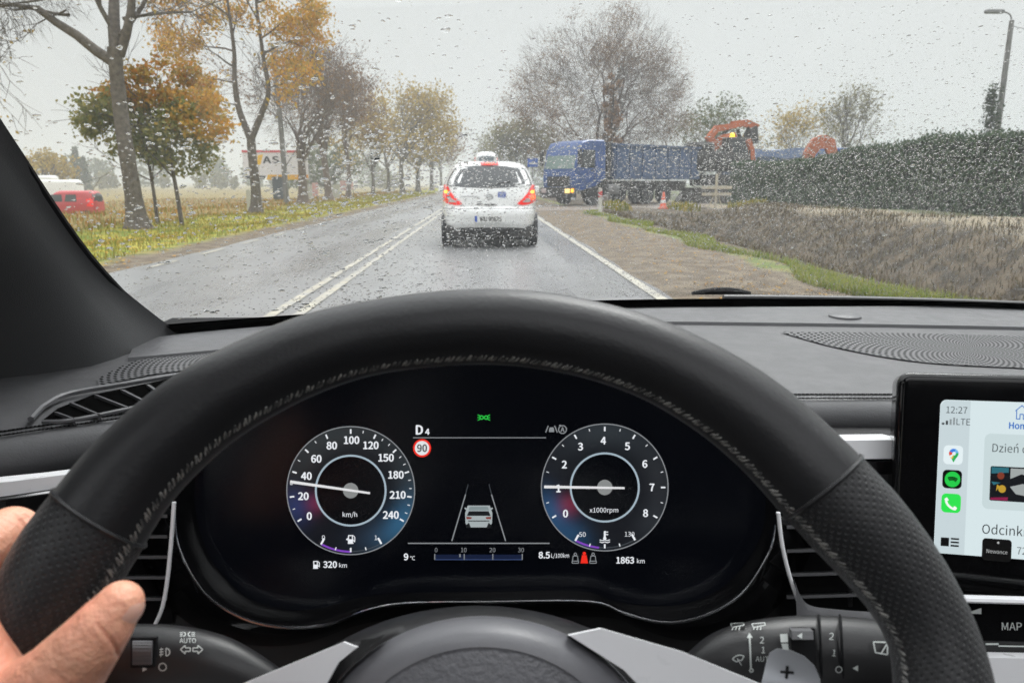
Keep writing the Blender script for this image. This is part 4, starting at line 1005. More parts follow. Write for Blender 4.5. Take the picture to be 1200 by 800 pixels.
ys = [-40, -20, -10, -5, 0, 2, 3] + [3.5 + .7 * k for k in range(42)] + [34, 36, 38, 41, 45, 50, 56, 63, 72, 85, 100, 130, 170, 230, 320, 450, 700, 1100, 2500]
g = MB(); g.grid([[(x, y, ground_z(x, y)) for x in xs] for y in ys])
tag(obj('ground', g, ground_mat(), angle=0), kind='structure')

def asphalt_mat():
    m = mat('wet_asphalt', (.19, .19, .193), .4, var=(1.3, (.25, .25, .25), .25), bump=(160, .55, .003))
    n, l = m.node_tree.nodes, m.node_tree.links; b = n['Principled BSDF']
    t = n.new('ShaderNodeNewGeometry'); mp = n.new('ShaderNodeMapping'); mp.inputs['Scale'].default_value = (1.1, .06, 1)
    z = n.new('ShaderNodeTexNoise'); z.inputs['Scale'].default_value = 1.0; z.inputs['Detail'].default_value = 6
    r = n.new('ShaderNodeMapRange'); r.inputs['From Min'].default_value = .35; r.inputs['From Max'].default_value = .65; r.inputs['To Min'].default_value = .16; r.inputs['To Max'].default_value = .40
    l.new(t.outputs['Position'], mp.inputs[0]); l.new(mp.outputs[0], z.inputs['Vector']); l.new(z.outputs['Fac'], r.inputs['Value']); l.new(r.outputs[0], b.inputs['Roughness'])
    return m
RX0, RX1 = -4.72, 1.84
def redge(x, y): return x + .03 * math.sin(y * .8) * math.sin(y * .23 + x) + .025 * math.sin(y * 2.3 + x)
yr = [-40, -10, 0] + [2 + k * .6 for k in range(90)] + [60, 70, 80, 95, 110, 130, 160, 200, 260, 340, 460, 640, 900]
g = MB(); g.grid([[(redge(RX0, y) - .12, y, .002), (redge(RX0, y), y, .03), (-1.9, y, .045), (-1.6, y, .045), (redge(RX1, y), y, .03), (redge(RX1, y) + .06, y, .002)] for y in yr])
tag(obj('road', g, asphalt_mat(), angle=0), kind='structure')
paint = mat('worn_road_paint', (.48, .445, .35), .45, var=(7, (.29, .285, .27), .18), rvar=(3, .3, .6), coords='Object')
def road_z(x): return .03 + .015 * (1 - min(1, abs(x + 1.75) / 2.9)) + .0055
def line(x0, x1, spans):
    g = MB()
    for a, c in spans:
        n_ = max(2, int((c - a) / 2)); n_ = min(n_, 80)
        rows = []
        for k in range(n_ + 1):
            y = a + (c - a) * k / n_; rows.append([(x0 + .006 * math.sin(y * 7), y, road_z(x0) + .002), (x1 + .006 * math.sin(y * 5 + 1), y, road_z(x1) + .002)])
        g.grid(rows)
    tag(obj('road_marking', g, paint, smooth=False), kind='structure')
line(-1.865, -1.775, [(-20, 300)]); line(-1.64, -1.55, [(-20, 300)])
line(1.68, 1.79, [(-20, 300)])
line(-4.55, -4.47, [(k * 2.0, k * 2.0 + 1.05) for k in range(2, 60)])
# side turning where the lorry comes out
g = MB(); g.grid([[(redge(RX1, y) + .1, y, .0085), (5, y + .5, .014), (9, y + 3.0, .018), (16, y + 8, .02), (30, y + 18, .02)] for y in (31.0, 33, 36, 39)])
tag(obj('side_road', g, mat('muddy_gravel', (.20, .165, .135), .7, var=(2.2, (.13, .105, .085), .2), bump=(20, .8, .03)), smooth=False), kind='structure')

hz = bpy.data.materials.new('haze'); hz.use_nodes = True; n_ = hz.node_tree.nodes; n_.clear()
pv = n_.new('ShaderNodeVolumePrincipled'); ho_ = n_.new('ShaderNodeOutputMaterial'); hz.node_tree.links.new(pv.outputs[0], ho_.inputs['Volume'])
HAZE = .0023
pv.inputs['Color'].default_value = (.775, .80, .815, 1); pv.inputs['Density'].default_value = HAZE; pv.inputs['Anisotropy'].default_value = .0
g = MB(); g.box((0, 440, 14), (1300, 1000, 34.6)); o = obj('haze', g, hz, smooth=False); tag(o, kind='stuff')

# ------------------------------------------------------------------ ground cover
def blades(name, m, spots, kind='stuff'):
    """spots: x, y, z, height, width, lean, azimuth arrays -> thin leaning blades, one object"""
    a = np.array(spots, dtype=np.float64); x, y, z, h, w, ln, az = a.T; N = len(a)
    dx, dy = np.cos(az), np.sin(az); lx, ly = -dy * ln * h, dx * ln * h
    P0 = np.stack([x - dx * w, y - dy * w, z - .02], 1); P1 = np.stack([x + dx * w, y + dy * w, z - .02], 1)
    P2 = np.stack([x + dx * w * .7 + lx * .4, y + dy * w * .7 + ly * .4, z + h * .6], 1); P3 = np.stack([x - dx * w * .7 + lx * .4, y - dy * w * .7 + ly * .4, z + h * .6], 1)
    P4 = np.stack([x + lx, y + ly, z + h * (1 - .3 * ln)], 1)
    V = np.stack([P0, P1, P2, P3, P4], 1).reshape(-1, 3); b = np.arange(N) * 5
    me = bpy.data.meshes.new(name)
    me.vertices.add(N * 5); me.vertices.foreach_set('co', V.ravel().astype(np.float32))
    quad = np.stack([b, b + 1, b + 2, b + 3], 1); tri = np.stack([b + 3, b + 2, b + 4], 1)
    me.loops.add(N * 7); me.loops.foreach_set('vertex_index', np.concatenate([quad, tri], 1).ravel().astype(np.int32))
    me.polygons.add(N * 2); st = (np.arange(N) * 7)[:, None] + np.array([0, 4]); me.polygons.foreach_set('loop_start', st.ravel().astype(np.int32))
    me.update(calc_edges=True); me.validate(); me.materials.append(m)
    o = bpy.data.objects.new(name, me); COL.objects.link(o); return tag(o, kind=kind)
def spots(n, xr, yr, h, w, ln=.5, ypow=2.0, keep=None):
    out = []
    while len(out) < n:
        x = rng.uniform(*xr); y = yr[0] + (yr[1] - yr[0]) * rng.random() ** ypow
        if keep and not keep(x, y): continue
        f = 1 + y / 35
        out.append((x, y, ground_z(x, y), h * rng.uniform(.5, 1.3), w * f * rng.uniform(.7, 1.3), rng.uniform(.05, ln), rng.uniform(0, 6.283)))
    return out
GR = leaf_mat('grass_blades', [(.15, .175, .035), (.25, .235, .05), (.40, .30, .055), (.18, .195, .045)], .3)
GO = leaf_mat('dry_grass_blades', [(.38, .19, .05), (.44, .26, .075), (.30, .15, .04), (.24, .22, .05), (.20, .21, .05)], .3)
BR = leaf_mat('dead_reed_blades', [(.085, .065, .04), (.155, .12, .075), (.052, .040, .027), (.23, .18, .115), (.12, .11, .055)], .25)
YG = leaf_mat('bright_grass_blades', [(.17, .24, .04), (.25, .29, .06), (.34, .32, .09)], .35)
blades('grass_verge', GR, spots(26000, (-11.0, -5.7), (6, 90), .10, .006, .9))
blades('dry_field_grass', GO, spots(24000, (-45, -10.0), (14, 110), .20, .012, .9, 1.6))
blades('ditch_reeds', BR, spots(30000, (4.7, 11.8), (4.5, 30), .15, .007, 1.2, 1.3, lambda x, y: y > 27 or x < 10.6 + .5 * math.sin(y) or rng.random() < .3))
blades('grass_strip', YG, spots(11000, (3.65, 4.75), (5, 30), .12, .006, .8, 1.5, lambda x, y: abs(x - 4.2 - .2 * math.sin(y * 1.3)) < .30 * (.55 + .45 * math.sin(y * .9 + 1))))
blades('yard_weeds', GR, spots(900, (5.2, 12), (30.5, 38), .35, .02, .6, 1.0, lambda x, y: abs(math.sin(x * 1.1)) < .35 and y < 34))
fl = []
for _ in range(6500):                      # fallen leaves on the shoulders
    x = rng.choice([rng.uniform(-13, -4.8), rng.uniform(-12, -5.4), rng.uniform(2.1, 4.6)]); y = 5 + 50 * rng.random() ** 1.6; fl.append((x, y))
g = MB()
for x, y in fl:
    s = rng.uniform(.02, .045) * (1 if x < 0 else .55); a = rng.uniform(0, 6.28); z = ground_z(x, y) + (rng.uniform(.03, .10) if x < -5.6 else .012); c_, s_ = math.cos(a) * s, math.sin(a) * s
    g.add([(x + c_, y + s_, z), (x - s_, y + c_, z + .012), (x - c_, y - s_, z + .004), (x + s_, y - c_, z + .01)], [(0, 1, 2, 3)])
tag(obj('fallen_leaves', g, leaf_mat('fallen_leaf', [(.42, .20, .05), (.50, .30, .07), (.28, .15, .05), (.55, .36, .08)], .1), smooth=False), kind='stuff')

# ------------------------------------------------------------------ trees
BARK = mat('bark', (.085, .070, .058), .9, var=(9, (.17, .145, .12), .2), bump=(26, 1.0, .03))
BARK2 = mat('brown_twig_bark', (.21, .165, .14), .9, var=(8, (.13, .10, .085), .2))
L_or = leaf_mat('orange_leaves', [(.58, .28, .05), (.68, .40, .08), (.52, .34, .08), (.40, .33, .10), (.62, .31, .06)])
L_gr = leaf_mat('green_leaves', [(.075, .10, .045), (.11, .135, .055), (.17, .17, .065), (.08, .095, .05)])
L_mx = leaf_mat('mixed_orange_leaves', [(.55, .25, .045), (.48, .33, .08), (.24, .20, .06), (.58, .23, .045)])
L_yg = leaf_mat('yellow_green_leaves', [(.16, .19, .065), (.24, .25, .085), (.36, .30, .09), (.13, .16, .06)])
L_iv = leaf_mat('withered_leaves', [(.36, .22, .13), (.42, .27, .16), (.28, .17, .10)])
L_br = leaf_mat('brown_leaves', [(.22, .135, .080), (.29, .185, .105), (.16, .105, .07), (.32, .21, .11)])
L_ye = leaf_mat('yellow_olive_leaves', [(.42, .31, .09), (.50, .35, .08), (.30, .25, .09), (.38, .24, .07)])
L_ol = leaf_mat('olive_leaves', [(.19, .18, .09), (.26, .23, .11), (.15, .14, .08)])
L_fi = leaf_mat('conifer_needles', [(.05, .07, .045), (.08, .10, .06), (.035, .05, .035)], .15)
def rand_dir(d, spread):
    d = Vector(d).normalized(); p = d.orthogonal().normalized(); q = d.cross(p); a = rng.uniform(0, 6.283); s = math.radians(spread)
    return (d * math.cos(s) + (p * math.cos(a) + q * math.sin(a)) * math.sin(s)).normalized()
def grow(mb, tips, p, d, L, r, depth, spec, far):
    n = 4 if L > 1.2 else 3; P = [p]; R = [r]; dd = Vector(d)
    for k in range(n):
        dd = (dd + Vector((rng.gauss(0, spec['wob']), rng.gauss(0, spec['wob']), rng.gauss(0, spec['wob']) + spec['up']))).normalized()
        P.append(P[-1] + dd * (L / n)); R.append(r * (1 - .42 * (k + 1) / n))
    if r > spec['minr'] * .6: mb.tube(P, R, 7 if r > .08 else (5 if r > .03 else 3), caps=False)
    if depth == 0:
        tips.append((P[-1], dd)); tips.append((P[-2], dd)); return
    k_ = spec['split'] if isinstance(spec['split'], int) else rng.choice(spec['split'])
    for j in range(k_):
        at = P[-1] if j < 2 else P[rng.randint(1, n - 1)]
        grow(mb, tips, at, rand_dir(dd, rng.uniform(*spec['ang'])), L * rng.uniform(*spec['len']), max(spec['minr'], R[-1] * rng.uniform(.55, .8)), depth - 1, spec, far)
def leaves_mesh(mb, pts, n, spread, size):
    for _ in range(n):
        p, d = rng.choice(pts); q = Vector(p) + Vector((rng.gauss(0, spread), rng.gauss(0, spread), rng.gauss(0, spread * .8)))
        a = Vector((rng.gauss(0, 1), rng.gauss(0, 1), rng.gauss(0, 1))).normalized(); b = a.orthogonal().normalized(); s = size * rng.uniform(.6, 1.35)
        c_ = a.cross(b); mb.add([q - a * s, q + b * s * .6 + c_ * s * .2, q + a * s, q - b * s * .6 + c_ * s * .2], [(0, 1, 2, 3)])
def fine_twigs(mb, c, rad, n, L, w, up=.3, shell=.45):
    """thin tapering twigs growing outwards through a rounded crown"""
    c = Vector(c)
    for _ in range(n):
        d = Vector((rng.gauss(0, 1), rng.gauss(0, 1), rng.gauss(0, 1))).normalized(); k = 1 - shell * rng.random() ** 1.4
        k *= 1 + .10 * math.sin(d.x * 5 + c.x) + .08 * math.sin(d.z * 7 + d.x * 3)
        p = c + Vector((d.x * rad[0], d.y * rad[1], d.z * rad[2])) * k
        o = (d + Vector((rng.gauss(0, .45), rng.gauss(0, .45), up + rng.gauss(0, .4)))).normalized(); l_ = L * rng.uniform(.5, 1.3)
        s = o.orthogonal().normalized() * w; m_ = p + o * l_ * .5 + Vector((rng.gauss(0, .06), rng.gauss(0, .06), rng.gauss(0, .06))) * L; e = p + o * l_; s2 = o.cross(s)
        mb.add([p - s, p + s, m_ + s * .7, m_ - s * .7, e, p - s2, p + s2, m_ + s2 * .7, m_ - s2 * .7], [(0, 1, 2, 3), (3, 2, 4), (5, 6, 7, 8), (8, 7, 4)])
def tree(name, label, px, y, limbs, depth, spec, leaf=None, bark=BARK, trunk=None, group=None, x=None, z=None, twigs=(), stems=(), seed=0):
    """limbs: (start height, direction, length, radius); trunk: list of (dx, height, radius)"""
    x = at_y(px, y) if x is None else x
    t = thing(name, label, 'tree', (x, y, ground_z(x, y) - .05 if z is None else z), 0, group)
    g = MB(); tips = []; rng.seed(int(px * 13 + y * 7 + seed))
    for sp_ in stems:
        P = catmull([(a, 0, h) for a, h, r in sp_], 6); g.tube(P, list(np.interp(range(len(P)), np.arange(len(sp_)) * 6, [r for a, h, r in sp_])), 8, caps=False)
    if trunk:
        P = catmull([(a, rng.uniform(-.03, .03), h) for a, h, r in trunk], 5); R = list(np.interp([p.z for p in P], [h for a, h, r in trunk], [r for a, h, r in trunk]))
        R = [r * (1 + .9 * math.exp(-p.z / .25)) * rng.uniform(.96, 1.04) for r, p in zip(R, P)]; g.tube(P, R, 10, caps=False)
    for st, d, L, r in limbs: grow(g, tips, Vector(st), d, L, r, depth, spec, y)
    obj('trunk', g, bark, t, angle=0)
    if twigs:
        g = MB()
        for tw in twigs: fine_twigs(g, *tw)
        obj('twigs', g, bark, t, smooth=False)
    if leaf:
        g = MB(); m, n, sp, sz = leaf; leaves_mesh(g, tips, n, sp, sz); obj('crown', g, m, t, smooth=False)
    return t
BARE = dict(wob=.12, up=.03, minr=.009, split=[2, 3, 3], ang=(14, 48), len=(.62, .85))
# 1 the big bare roadside tree, its main limbs leaving the frame at the top
tree('roadside_tree', 'large nearly bare tree with grey forked trunk nearest on the left verge', 160, 20.8,
     [((-.08, 0, 4.3), (-.85, .1, .62), 2.4, .15), ((-.05, 0, 4.6), (.06, .05, 1), 2.6, .17), ((.02, 0, 4.5), (.45, -.1, .9), 2.3, .13), ((.1, 0, 5.0), (.8, .3, .8), 1.9, .07), ((-.1, 0, 5.2), (-.6, -.3, .9), 1.8, .07), ((-1.2, .1, 5.5), (-.95, .1, .25), 1.6, .05), ((.2, 0, 5.4), (.9, .1, .35), 1.7, .05), ((-1.6, 0, 5.9), (-.9, 0, -.2), 1.0, .035), ((-1.2, 0, 5.6), (-.9, .2, -.35), .9, .03), ((-2.0, 0, 6.2), (-.95, -.2, .05), 1.1, .035)], 5, dict(BARE, up=.0, len=(.66, .86)), (L_ye, 420, .10, .06),
     trunk=[(.05, 0, .24), (.0, 1.2, .215), (-.08, 2.6, .195), (-.10, 3.6, .185), (-.08, 4.7, .175)], twigs=(((-2.7, 0, 5.9), (1.5, .8, .9), 800, .5, .0042, -.7, .8), ((-1.4, 0, 6.5), (1.3, .8, .9), 500, .5, .0042, .2, .8), ((1.4, 0, 6.2), (1.5, .8, 1.0), 900, .5, .0042, .1, .8)))
# 2 bushy young tree behind it
def bushy(name, label, px, y, stems, blobs, mats, x=None):
    x = at_y(px, y) if x is None else x
    t = thing(name, label, 'tree', (x, y, ground_z(x, y) - .03)); g = MB(); tips = []
    for (sx, lean, h, r) in stems:
        P = catmull([(sx, 0, 0), (sx + lean * .35, .05, h * .4), (sx + lean, -.05, h)], 5); g.tube(P, [r * (1 - .5 * k / len(P)) for k in range(len(P))], 7, caps=False)
        for _ in range(9): grow(g, tips, P[rng.randint(5, len(P) - 1)], rand_dir((lean * .3, 0, 1), rng.uniform(25, 75)), min(1.25, h * .34), r * .45, 2, dict(BARE, minr=.008), y)
    obj('trunk', g, BARK, t, angle=0)
    for (cx, cy, cz, rx, ry, rz, n, sz), m in zip(blobs, mats):
        g = MB()
        sub = [(Vector((cx + rng.uniform(-1, 1) * rx * .8, cy + rng.uniform(-1, 1) * ry * .8, cz + rng.uniform(-1, 1) * rz * .8)), Vector((0, 0, 1))) for _ in range(26)]
        sub = [s_ for s_ in sub if ((s_[0].x - cx) / rx) ** 2 + ((s_[0].z - cz) / rz) ** 2 < 1.05] or sub
        leaves_mesh(g, sub, int(n * 1.5), min(rx, rz) * .21, sz * .82); obj('crown', g, m, t, smooth=False)
    return t
bushy('young_maple', 'bushy young tree with green and orange leaves behind the big trunk', 195, 22.5, [(-.25, -.2, 3.2, .06), (.45, -.35, 3.4, .07)],
      [(-.55, 0, 2.75, 1.55, 1.0, .95, 2300, .085), (.3, .3, 2.5, 1.0, 1.0, 1.1, 1500, .085), (.25, 0, 4.0, 1.0, .9, .8, 1400, .085), (1.25, 0, 3.15, 1.0, .8, .75, 1300, .085), (-1.35, 0, 3.5, .5, .5, .55, 420, .085)], [L_yg, L_yg, L_mx, L_or, L_mx])
tree('orange_tree', 'tall slender forked tree with orange leaves in front of the billboard', 300, 32,
     [((-.42, 0, 4.4), (-.9, .3, .3), .8, .035), ((-.48, 0, 5.3), (-.9, .1, .25), 1.1, .045), ((-.46, 0, 5.9), (-.7, -.4, .6), 1.1, .045), ((-.42, 0, 6.5), (-.95, .2, .3), 1.2, .045), ((-.45, 0, 7.0), (.1, .4, .9), 1.1, .04), ((-.5, 0, 7.8), (-.7, 0, .7), 1.2, .04), ((-.55, 0, 8.4), (-.1, .1, 1), 1.2, .04),
      ((.84, 0, 5.1), (.9, -.2, .3), .8, .035), ((.8, 0, 5.8), (.2, .5, .8), .9, .035), ((.72, 0, 6.4), (.9, .1, .45), 1.1, .045), ((.68, 0, 7.0), (.85, -.3, .5), 1.2, .045), ((.65, 0, 7.6), (-.2, -.4, .8), 1.0, .04), ((.6, 0, 8.3), (.5, 0, .9), 1.2, .04), ((.55, 0, 8.3), (.95, .2, .3), 1.2, .04)], 3, dict(BARE, up=.01, len=(.62, .82)), (L_or, 11000, .24, .07),
     stems=[[(-.04, 3.15, .15), (-.40, 4.3, .125), (-.48, 5.4, .105), (-.42, 6.6, .08), (-.55, 8.6, .05)], [(.04, 3.15, .15), (.55, 4.2, .125), (.85, 5.0, .105), (.72, 6.4, .08), (.58, 8.5, .05)]],
     trunk=[(0, 0, .23), (.05, 1.2, .205), (.0, 2.4, .19), (0, 3.3, .18)])
LIMB = lambda h, k, r0, sp=24, L=None: [((rng.uniform(-.1, .1), rng.uniform(-.1, .1), h * rng.uniform(.8, 1.3)), rand_dir((0, 0, 1), rng.uniform(5, sp + 18)), L or 2.4, r0 * rng.uniform(.5, .9)) for _ in range(k)]
tree('brown_tree', 'bare brown vase shaped tree beside the grey concrete pole', 355, 45, LIMB(2.2, 9, .17, 8, 2.3), 5, dict(BARE, minr=.013, up=.02), (L_br, 2600, .28, .07), BARK2, twigs=(((0, 0, 6.3), (2.3, 2.0, 3.4), 2200, .6, .008),), trunk=[(0, 0, .30), (.05, 1.2, .26), (.05, 2.6, .22)])
tree('brown_tree', 'bare brown tree, second right of the concrete pole, dense twiggy crown', 384, 54, LIMB(3.6, 8, .18, 10, 2.1), 5, dict(BARE, minr=.015, up=.02), (L_br, 2800, .3, .08), BARK2, twigs=(((.2, 0, 7.2), (2.5, 2.0, 3.2), 2200, .6, .009),), trunk=[(.1, 0, .30), (0, 2.0, .22), (-.35, 4.6, .18)])
tree('brown_tree', 'slim brown tree just left of the yellowish row', 408, 62, LIMB(4.2, 6, .12, 6, 1.6), 5, dict(BARE, minr=.017, up=.02), (L_br, 1300, .3, .11), BARK2, trunk=[(0, 0, .22), (.15, 2.0, .17), (0, 4.8, .13)])
tree('yellow_tree', 'small yellow leaved tree, leftmost of the far left row', 437, 74, LIMB(2.4, 6, .12, 26, 1.8), 4, dict(BARE, minr=.02), (L_ye, 1700, .4, .16), trunk=[(0, 0, .18), (.1, 1.5, .15), (0, 3, .12)])
tree('yellow_tree', 'tallest yellow leaved tree of the far left row', 472, 86, LIMB(3.6, 9, .20, 24, 2.75), 4, dict(BARE, minr=.025), (L_ye, 4200, .55, .17), trunk=[(0, 0, .30), (-.1, 2.5, .24), (0, 5, .2)])
tree('yellow_tree', 'thin yellow tree standing close behind the tallest far left one', 455, 97, LIMB(3.2, 6, .18, 26, 2.4), 4, dict(BARE, minr=.025), (L_ye, 2000, .6, .18), trunk=[(0, 0, .25), (.1, 2.2, .2), (0, 4.2, .16)])
tree('yellow_tree', 'rounded yellow brown tree right of the tallest far left tree', 490, 102, LIMB(3.0, 8, .2, 28, 2.5), 4, dict(BARE, minr=.03), (L_ye, 3000, .6, .2), trunk=[(0, 0, .34), (0, 2.5, .26), (0, 4.6, .2)])
tree('yellow_tree', 'brownish tree at the right end of the far left row', 506, 122, LIMB(3.2, 8, .2, 28, 2.6), 4, dict(BARE, minr=.035), (L_br, 3000, .7, .22), trunk=[(0, 0, .34), (0, 2.5, .26), (0, 4.6, .2)])
tree('yellow_tree', 'farthest small tree where the left row meets the road', 517, 160, LIMB(3.0, 7, .22, 30, 2.8), 3, dict(BARE, minr=.05), (L_ol, 1600, .8, .26), trunk=[(0, 0, .34), (0, 2.5, .26), (0, 4.6, .2)])
# right side
tree('broad_bare_tree', 'huge broad brown nearly bare tree towering behind the blue lorry', 706, 53,
     [((rng.uniform(-.15, .15), rng.uniform(-.1, .1), rng.uniform(1.8, 2.8)), (a, rng.uniform(-.5, .5), b), L_, R_) for a, b, L_, R_ in [(q0 * 1.12, q1, q2 * .84, q3) for q0, q1, q2, q3 in ((-.95, .75, 3.4, .13), (-.75, 1, 3.7, .15), (-.5, 1, 3.9, .15), (-.25, 1, 4.1, .17), (-.05, 1, 4.1, .18), (.15, 1, 4.2, .17), (.38, 1, 4.0, .16), (.6, 1, 3.7, .15), (.85, .9, 3.5, .13), (1.0, .7, 3.1, .11), (-1.05, .55, 3.0, .10))]], 6, dict(BARE, minr=.0115, up=.008, len=(.60, .80), wob=.15, split=[2, 2, 3]), (L_br, 24000, .34, .05), BARK2, twigs=(((-.1, 0, 7.7), (5.6, 4.2, 4.6), 6000, .8, .010, .35, .7), ((-3.2, 0, 6.4), (3.0, 2.5, 3.0), 1600, .7, .010), ((2.9, 0, 6.6), (2.9, 2.5, 3.2), 1600, .7, .010)), trunk=[(0, 0, .42), (0, 1.2, .38), (0, 2.6, .34)])
bushy('ivy_clad_stem', 'narrow brown leafed tree in the middle of the broad bare crown', 714, 51, [(0, .1, 7.6, .09)], [(0, 0, 6.4, .6, .5, 2.0, 700, .12), (.15, 0, 4.2, .6, .5, 1.8, 500, .12)], [L_iv, L_iv])
tree('olive_tree', 'rounded olive brown tree at the roadside left of the blue lorry', 608, 100, LIMB(1.6, 11, .2, 32, 2.5), 4, dict(BARE, minr=.03), (L_ol, 6500, .55, .19), trunk=[(0, 0, .34), (0, 1.5, .28), (0, 3, .22)])
tree('olive_tree', 'farthest olive tree right of the road beyond the rounded one', 590, 150, LIMB(2.5, 8, .22, 30, 3.0), 3, dict(BARE, minr=.05), (L_ol, 2200, .8, .26), trunk=[(0, 0, .34), (0, 2, .28), (0, 4, .22)])
tree('garden_tree', 'green tree behind the excavator boom', 842, 62, LIMB(1.8, 8, .16, 40, 2.3), 3, dict(BARE, minr=.02), (L_gr, 2200, .45, .13), trunk=[(0, 0, .2), (0, 2.6, .16)])
tree('garden_tree', 'yellowish garden tree between the excavator and the orange arch', 925, 72, LIMB(1.8, 8, .16, 40, 2.4), 3, dict(BARE, minr=.02), (L_ye, 2000, .5, .15), trunk=[(0, 0, .2), (0, 2.6, .16)])
tree('garden_tree', 'pale thin garden tree right of the orange arch above the hedge', 984, 64, LIMB(2.6, 8, .15, 34, 2.1), 4, dict(BARE, minr=.018), (L_ol, 1600, .45, .12), trunk=[(0, 0, .2), (0, 3.4, .15)])
tree('bare_sapling', 'thin bare sapling behind the lorry cargo body', 782, 58, LIMB(2.6, 3, .06, 20, 1.4), 3, dict(BARE, minr=.014), None, BARK2, trunk=[(0, 0, .07), (.1, 3.0, .05)])
def conifer(name, label, px, y, h, w, n=900, sz=.12, x=None):
    x = at_y(px, y) if x is None else x
    t = thing(name, label, 'tree', (x, y, ground_z(x, y) - .05)); g = MB(); g.tube([(0, 0, 0), (.03, 0, h * .5), (0, 0, h)], [.018 * h, .012 * h, .002 * h], 6, caps=False); f = MB()
    for k in range(int(h * 9)):
        z = h * (.10 + .88 * rng.random() ** .8); L = w * (1 - z / h) * rng.uniform(.55, 1.1) + .08; a = rng.uniform(0, 6.283)
        e = Vector((math.cos(a) * L, math.sin(a) * L, z - L * .22)); s_ = Vector((0, 0, z)); g.tube([s_, s_.lerp(e, .5) + Vector((0, 0, .05)), e], [.02, .014, .006], 3, caps=False)
        leaves_mesh(f, [(s_.lerp(e, rng.uniform(.25, 1)), None) for _ in range(6)], max(4, int(n / (h * 9))), .10 + .05 * w, sz)
    obj('trunk', g, BARK, t, angle=0); obj('crown', f, L_fi, t, smooth=False); return t
conifer('fir_tree', 'sparse fir standing behind the hedge beside the street lamp', 1148, 36, 5.8, .9, 1500, .085)
conifer('fir_tree', 'small misty fir in the field, left of a pair', 93, 150, 9.0, 2.2, 700, .34)
conifer('fir_tree', 'small misty fir in the field, right of a pair', 101, 156, 7.5, 2.0, 600, .34)
tree('field_tree', 'misty rounded grey green tree behind the right end of the billboard', 386, 110, LIMB(1.6, 9, .2, 40, 2.4), 3, dict(BARE, minr=.04), (L_gr, 2600, .6, .22), trunk=[(0, 0, .25), (0, 2.6, .18)])
tree('field_tree', 'misty yellow bush tree above the white vehicles at far left', 52, 95, LIMB(1.0, 9, .2, 46, 1.8), 3, dict(BARE, minr=.04), (L_ye, 1900, .5, .2), trunk=[(0, 0, .2), (0, 1.6, .16)])
def woods(name, x0, x1, y, h, n, m):
    g = MB(); pts = []
    k = int((x1 - x0) / 5)
    for i in range(k):
        cx = rng.uniform(x0, x1); hh = h * rng.uniform(.5, 1.1); yy = y + rng.uniform(-10, 10)
        for _ in range(int(n / k)):
            r = rng.random() ** .5; a = rng.uniform(0, 6.283); zz = hh * rng.random()
            w = hh * .42 * math.sqrt(max(.02, 1 - (zz / hh - .35) ** 2 * 2))
            pts.append((Vector((cx + math.cos(a) * w * r, yy + math.sin(a) * w * r, zz)), None))
    leaves_mesh(g, pts, len(pts), .25, .55); tag(obj(name, g, m, smooth=False), kind='stuff')
woods('distant_woods', -170, -30, 235, 8.5, 9000, L_gr); woods('distant_woods', -150, -24, 205, 4.5, 4000, L_ol); woods('distant_woods', 12, 160, 230, 8, 6000, L_gr)

# hedge along the garden on the right
hd = thing('hedge', 'long clipped dark green hedge behind the ditch on the right', 'hedge', (13.5, 25, .1))
HP = catmull([(at_y(862, 39.5), 39.5, 0), (at_y(950, 31.5), 31.5, 0), (at_y(1060, 25), 25, 0), (at_y(1200, 19.6), 19.6, 0), (17.0, 12, 0), (18.5, 4, 0)], 10)
g = MB()
def hedge_h(i): return 2.03 + .15 * sstep(8, 26, i) + .05 * math.sin(i * .9) + .04 * math.sin(i * 2.3) + .10 * max(0, math.sin(i * .33 + 1.0))
for i in range(len(HP) - 1):
    a, b = HP[i], HP[i + 1]; L = (b - a).length; d = (b - a).normalized(); nn = Vector((d.y, -d.x, 0))
    if nn.x > 0: nn = -nn
    for _ in range(int(L * 1100)):
        t = rng.random(); p = a.lerp(b, t); h = hedge_h(i + t)
        if rng.random() < .72: z = rng.random() * h; o_ = .42 + rng.gauss(0, .09) - .10 * (z / h)
        else: z = h + rng.gauss(0, .05) + (.14 if rng.random() < .05 else 0); o_ = rng.uniform(-.45, .42)
        q = p + nn * o_ + Vector((0, 0, z + ground_z(p.x, p.y))); s = rng.uniform(.035, .075)
        u = Vector((rng.gauss(0, .5), rng.gauss(0, .5), 1 + rng.gauss(0, .4))).normalized(); w_ = u.cross(nn + Vector((rng.gauss(0, .6), rng.gauss(0, .6), rng.gauss(0, .6)))).normalized()
        g.add([q - u * s, q + w_ * s * .55, q + u * s, q - w_ * s * .55], [(0, 1, 2, 3)])
obj('foliage', g, leaf_mat('hedge_leaves', [(.065, .10, .062), (.095, .14, .08), (.048, .072, .048), (.14, .175, .10)], .15), hd, world=True, smooth=False)
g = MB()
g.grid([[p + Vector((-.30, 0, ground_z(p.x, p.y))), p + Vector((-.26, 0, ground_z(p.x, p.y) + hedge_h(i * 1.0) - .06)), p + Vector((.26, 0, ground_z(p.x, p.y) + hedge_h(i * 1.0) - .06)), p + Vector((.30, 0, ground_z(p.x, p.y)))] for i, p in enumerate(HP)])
obj('inner_branches', g, mat('hedge_inside', (.016, .020, .012), .95, bump=(20, 1, .06)), hd, world=True)

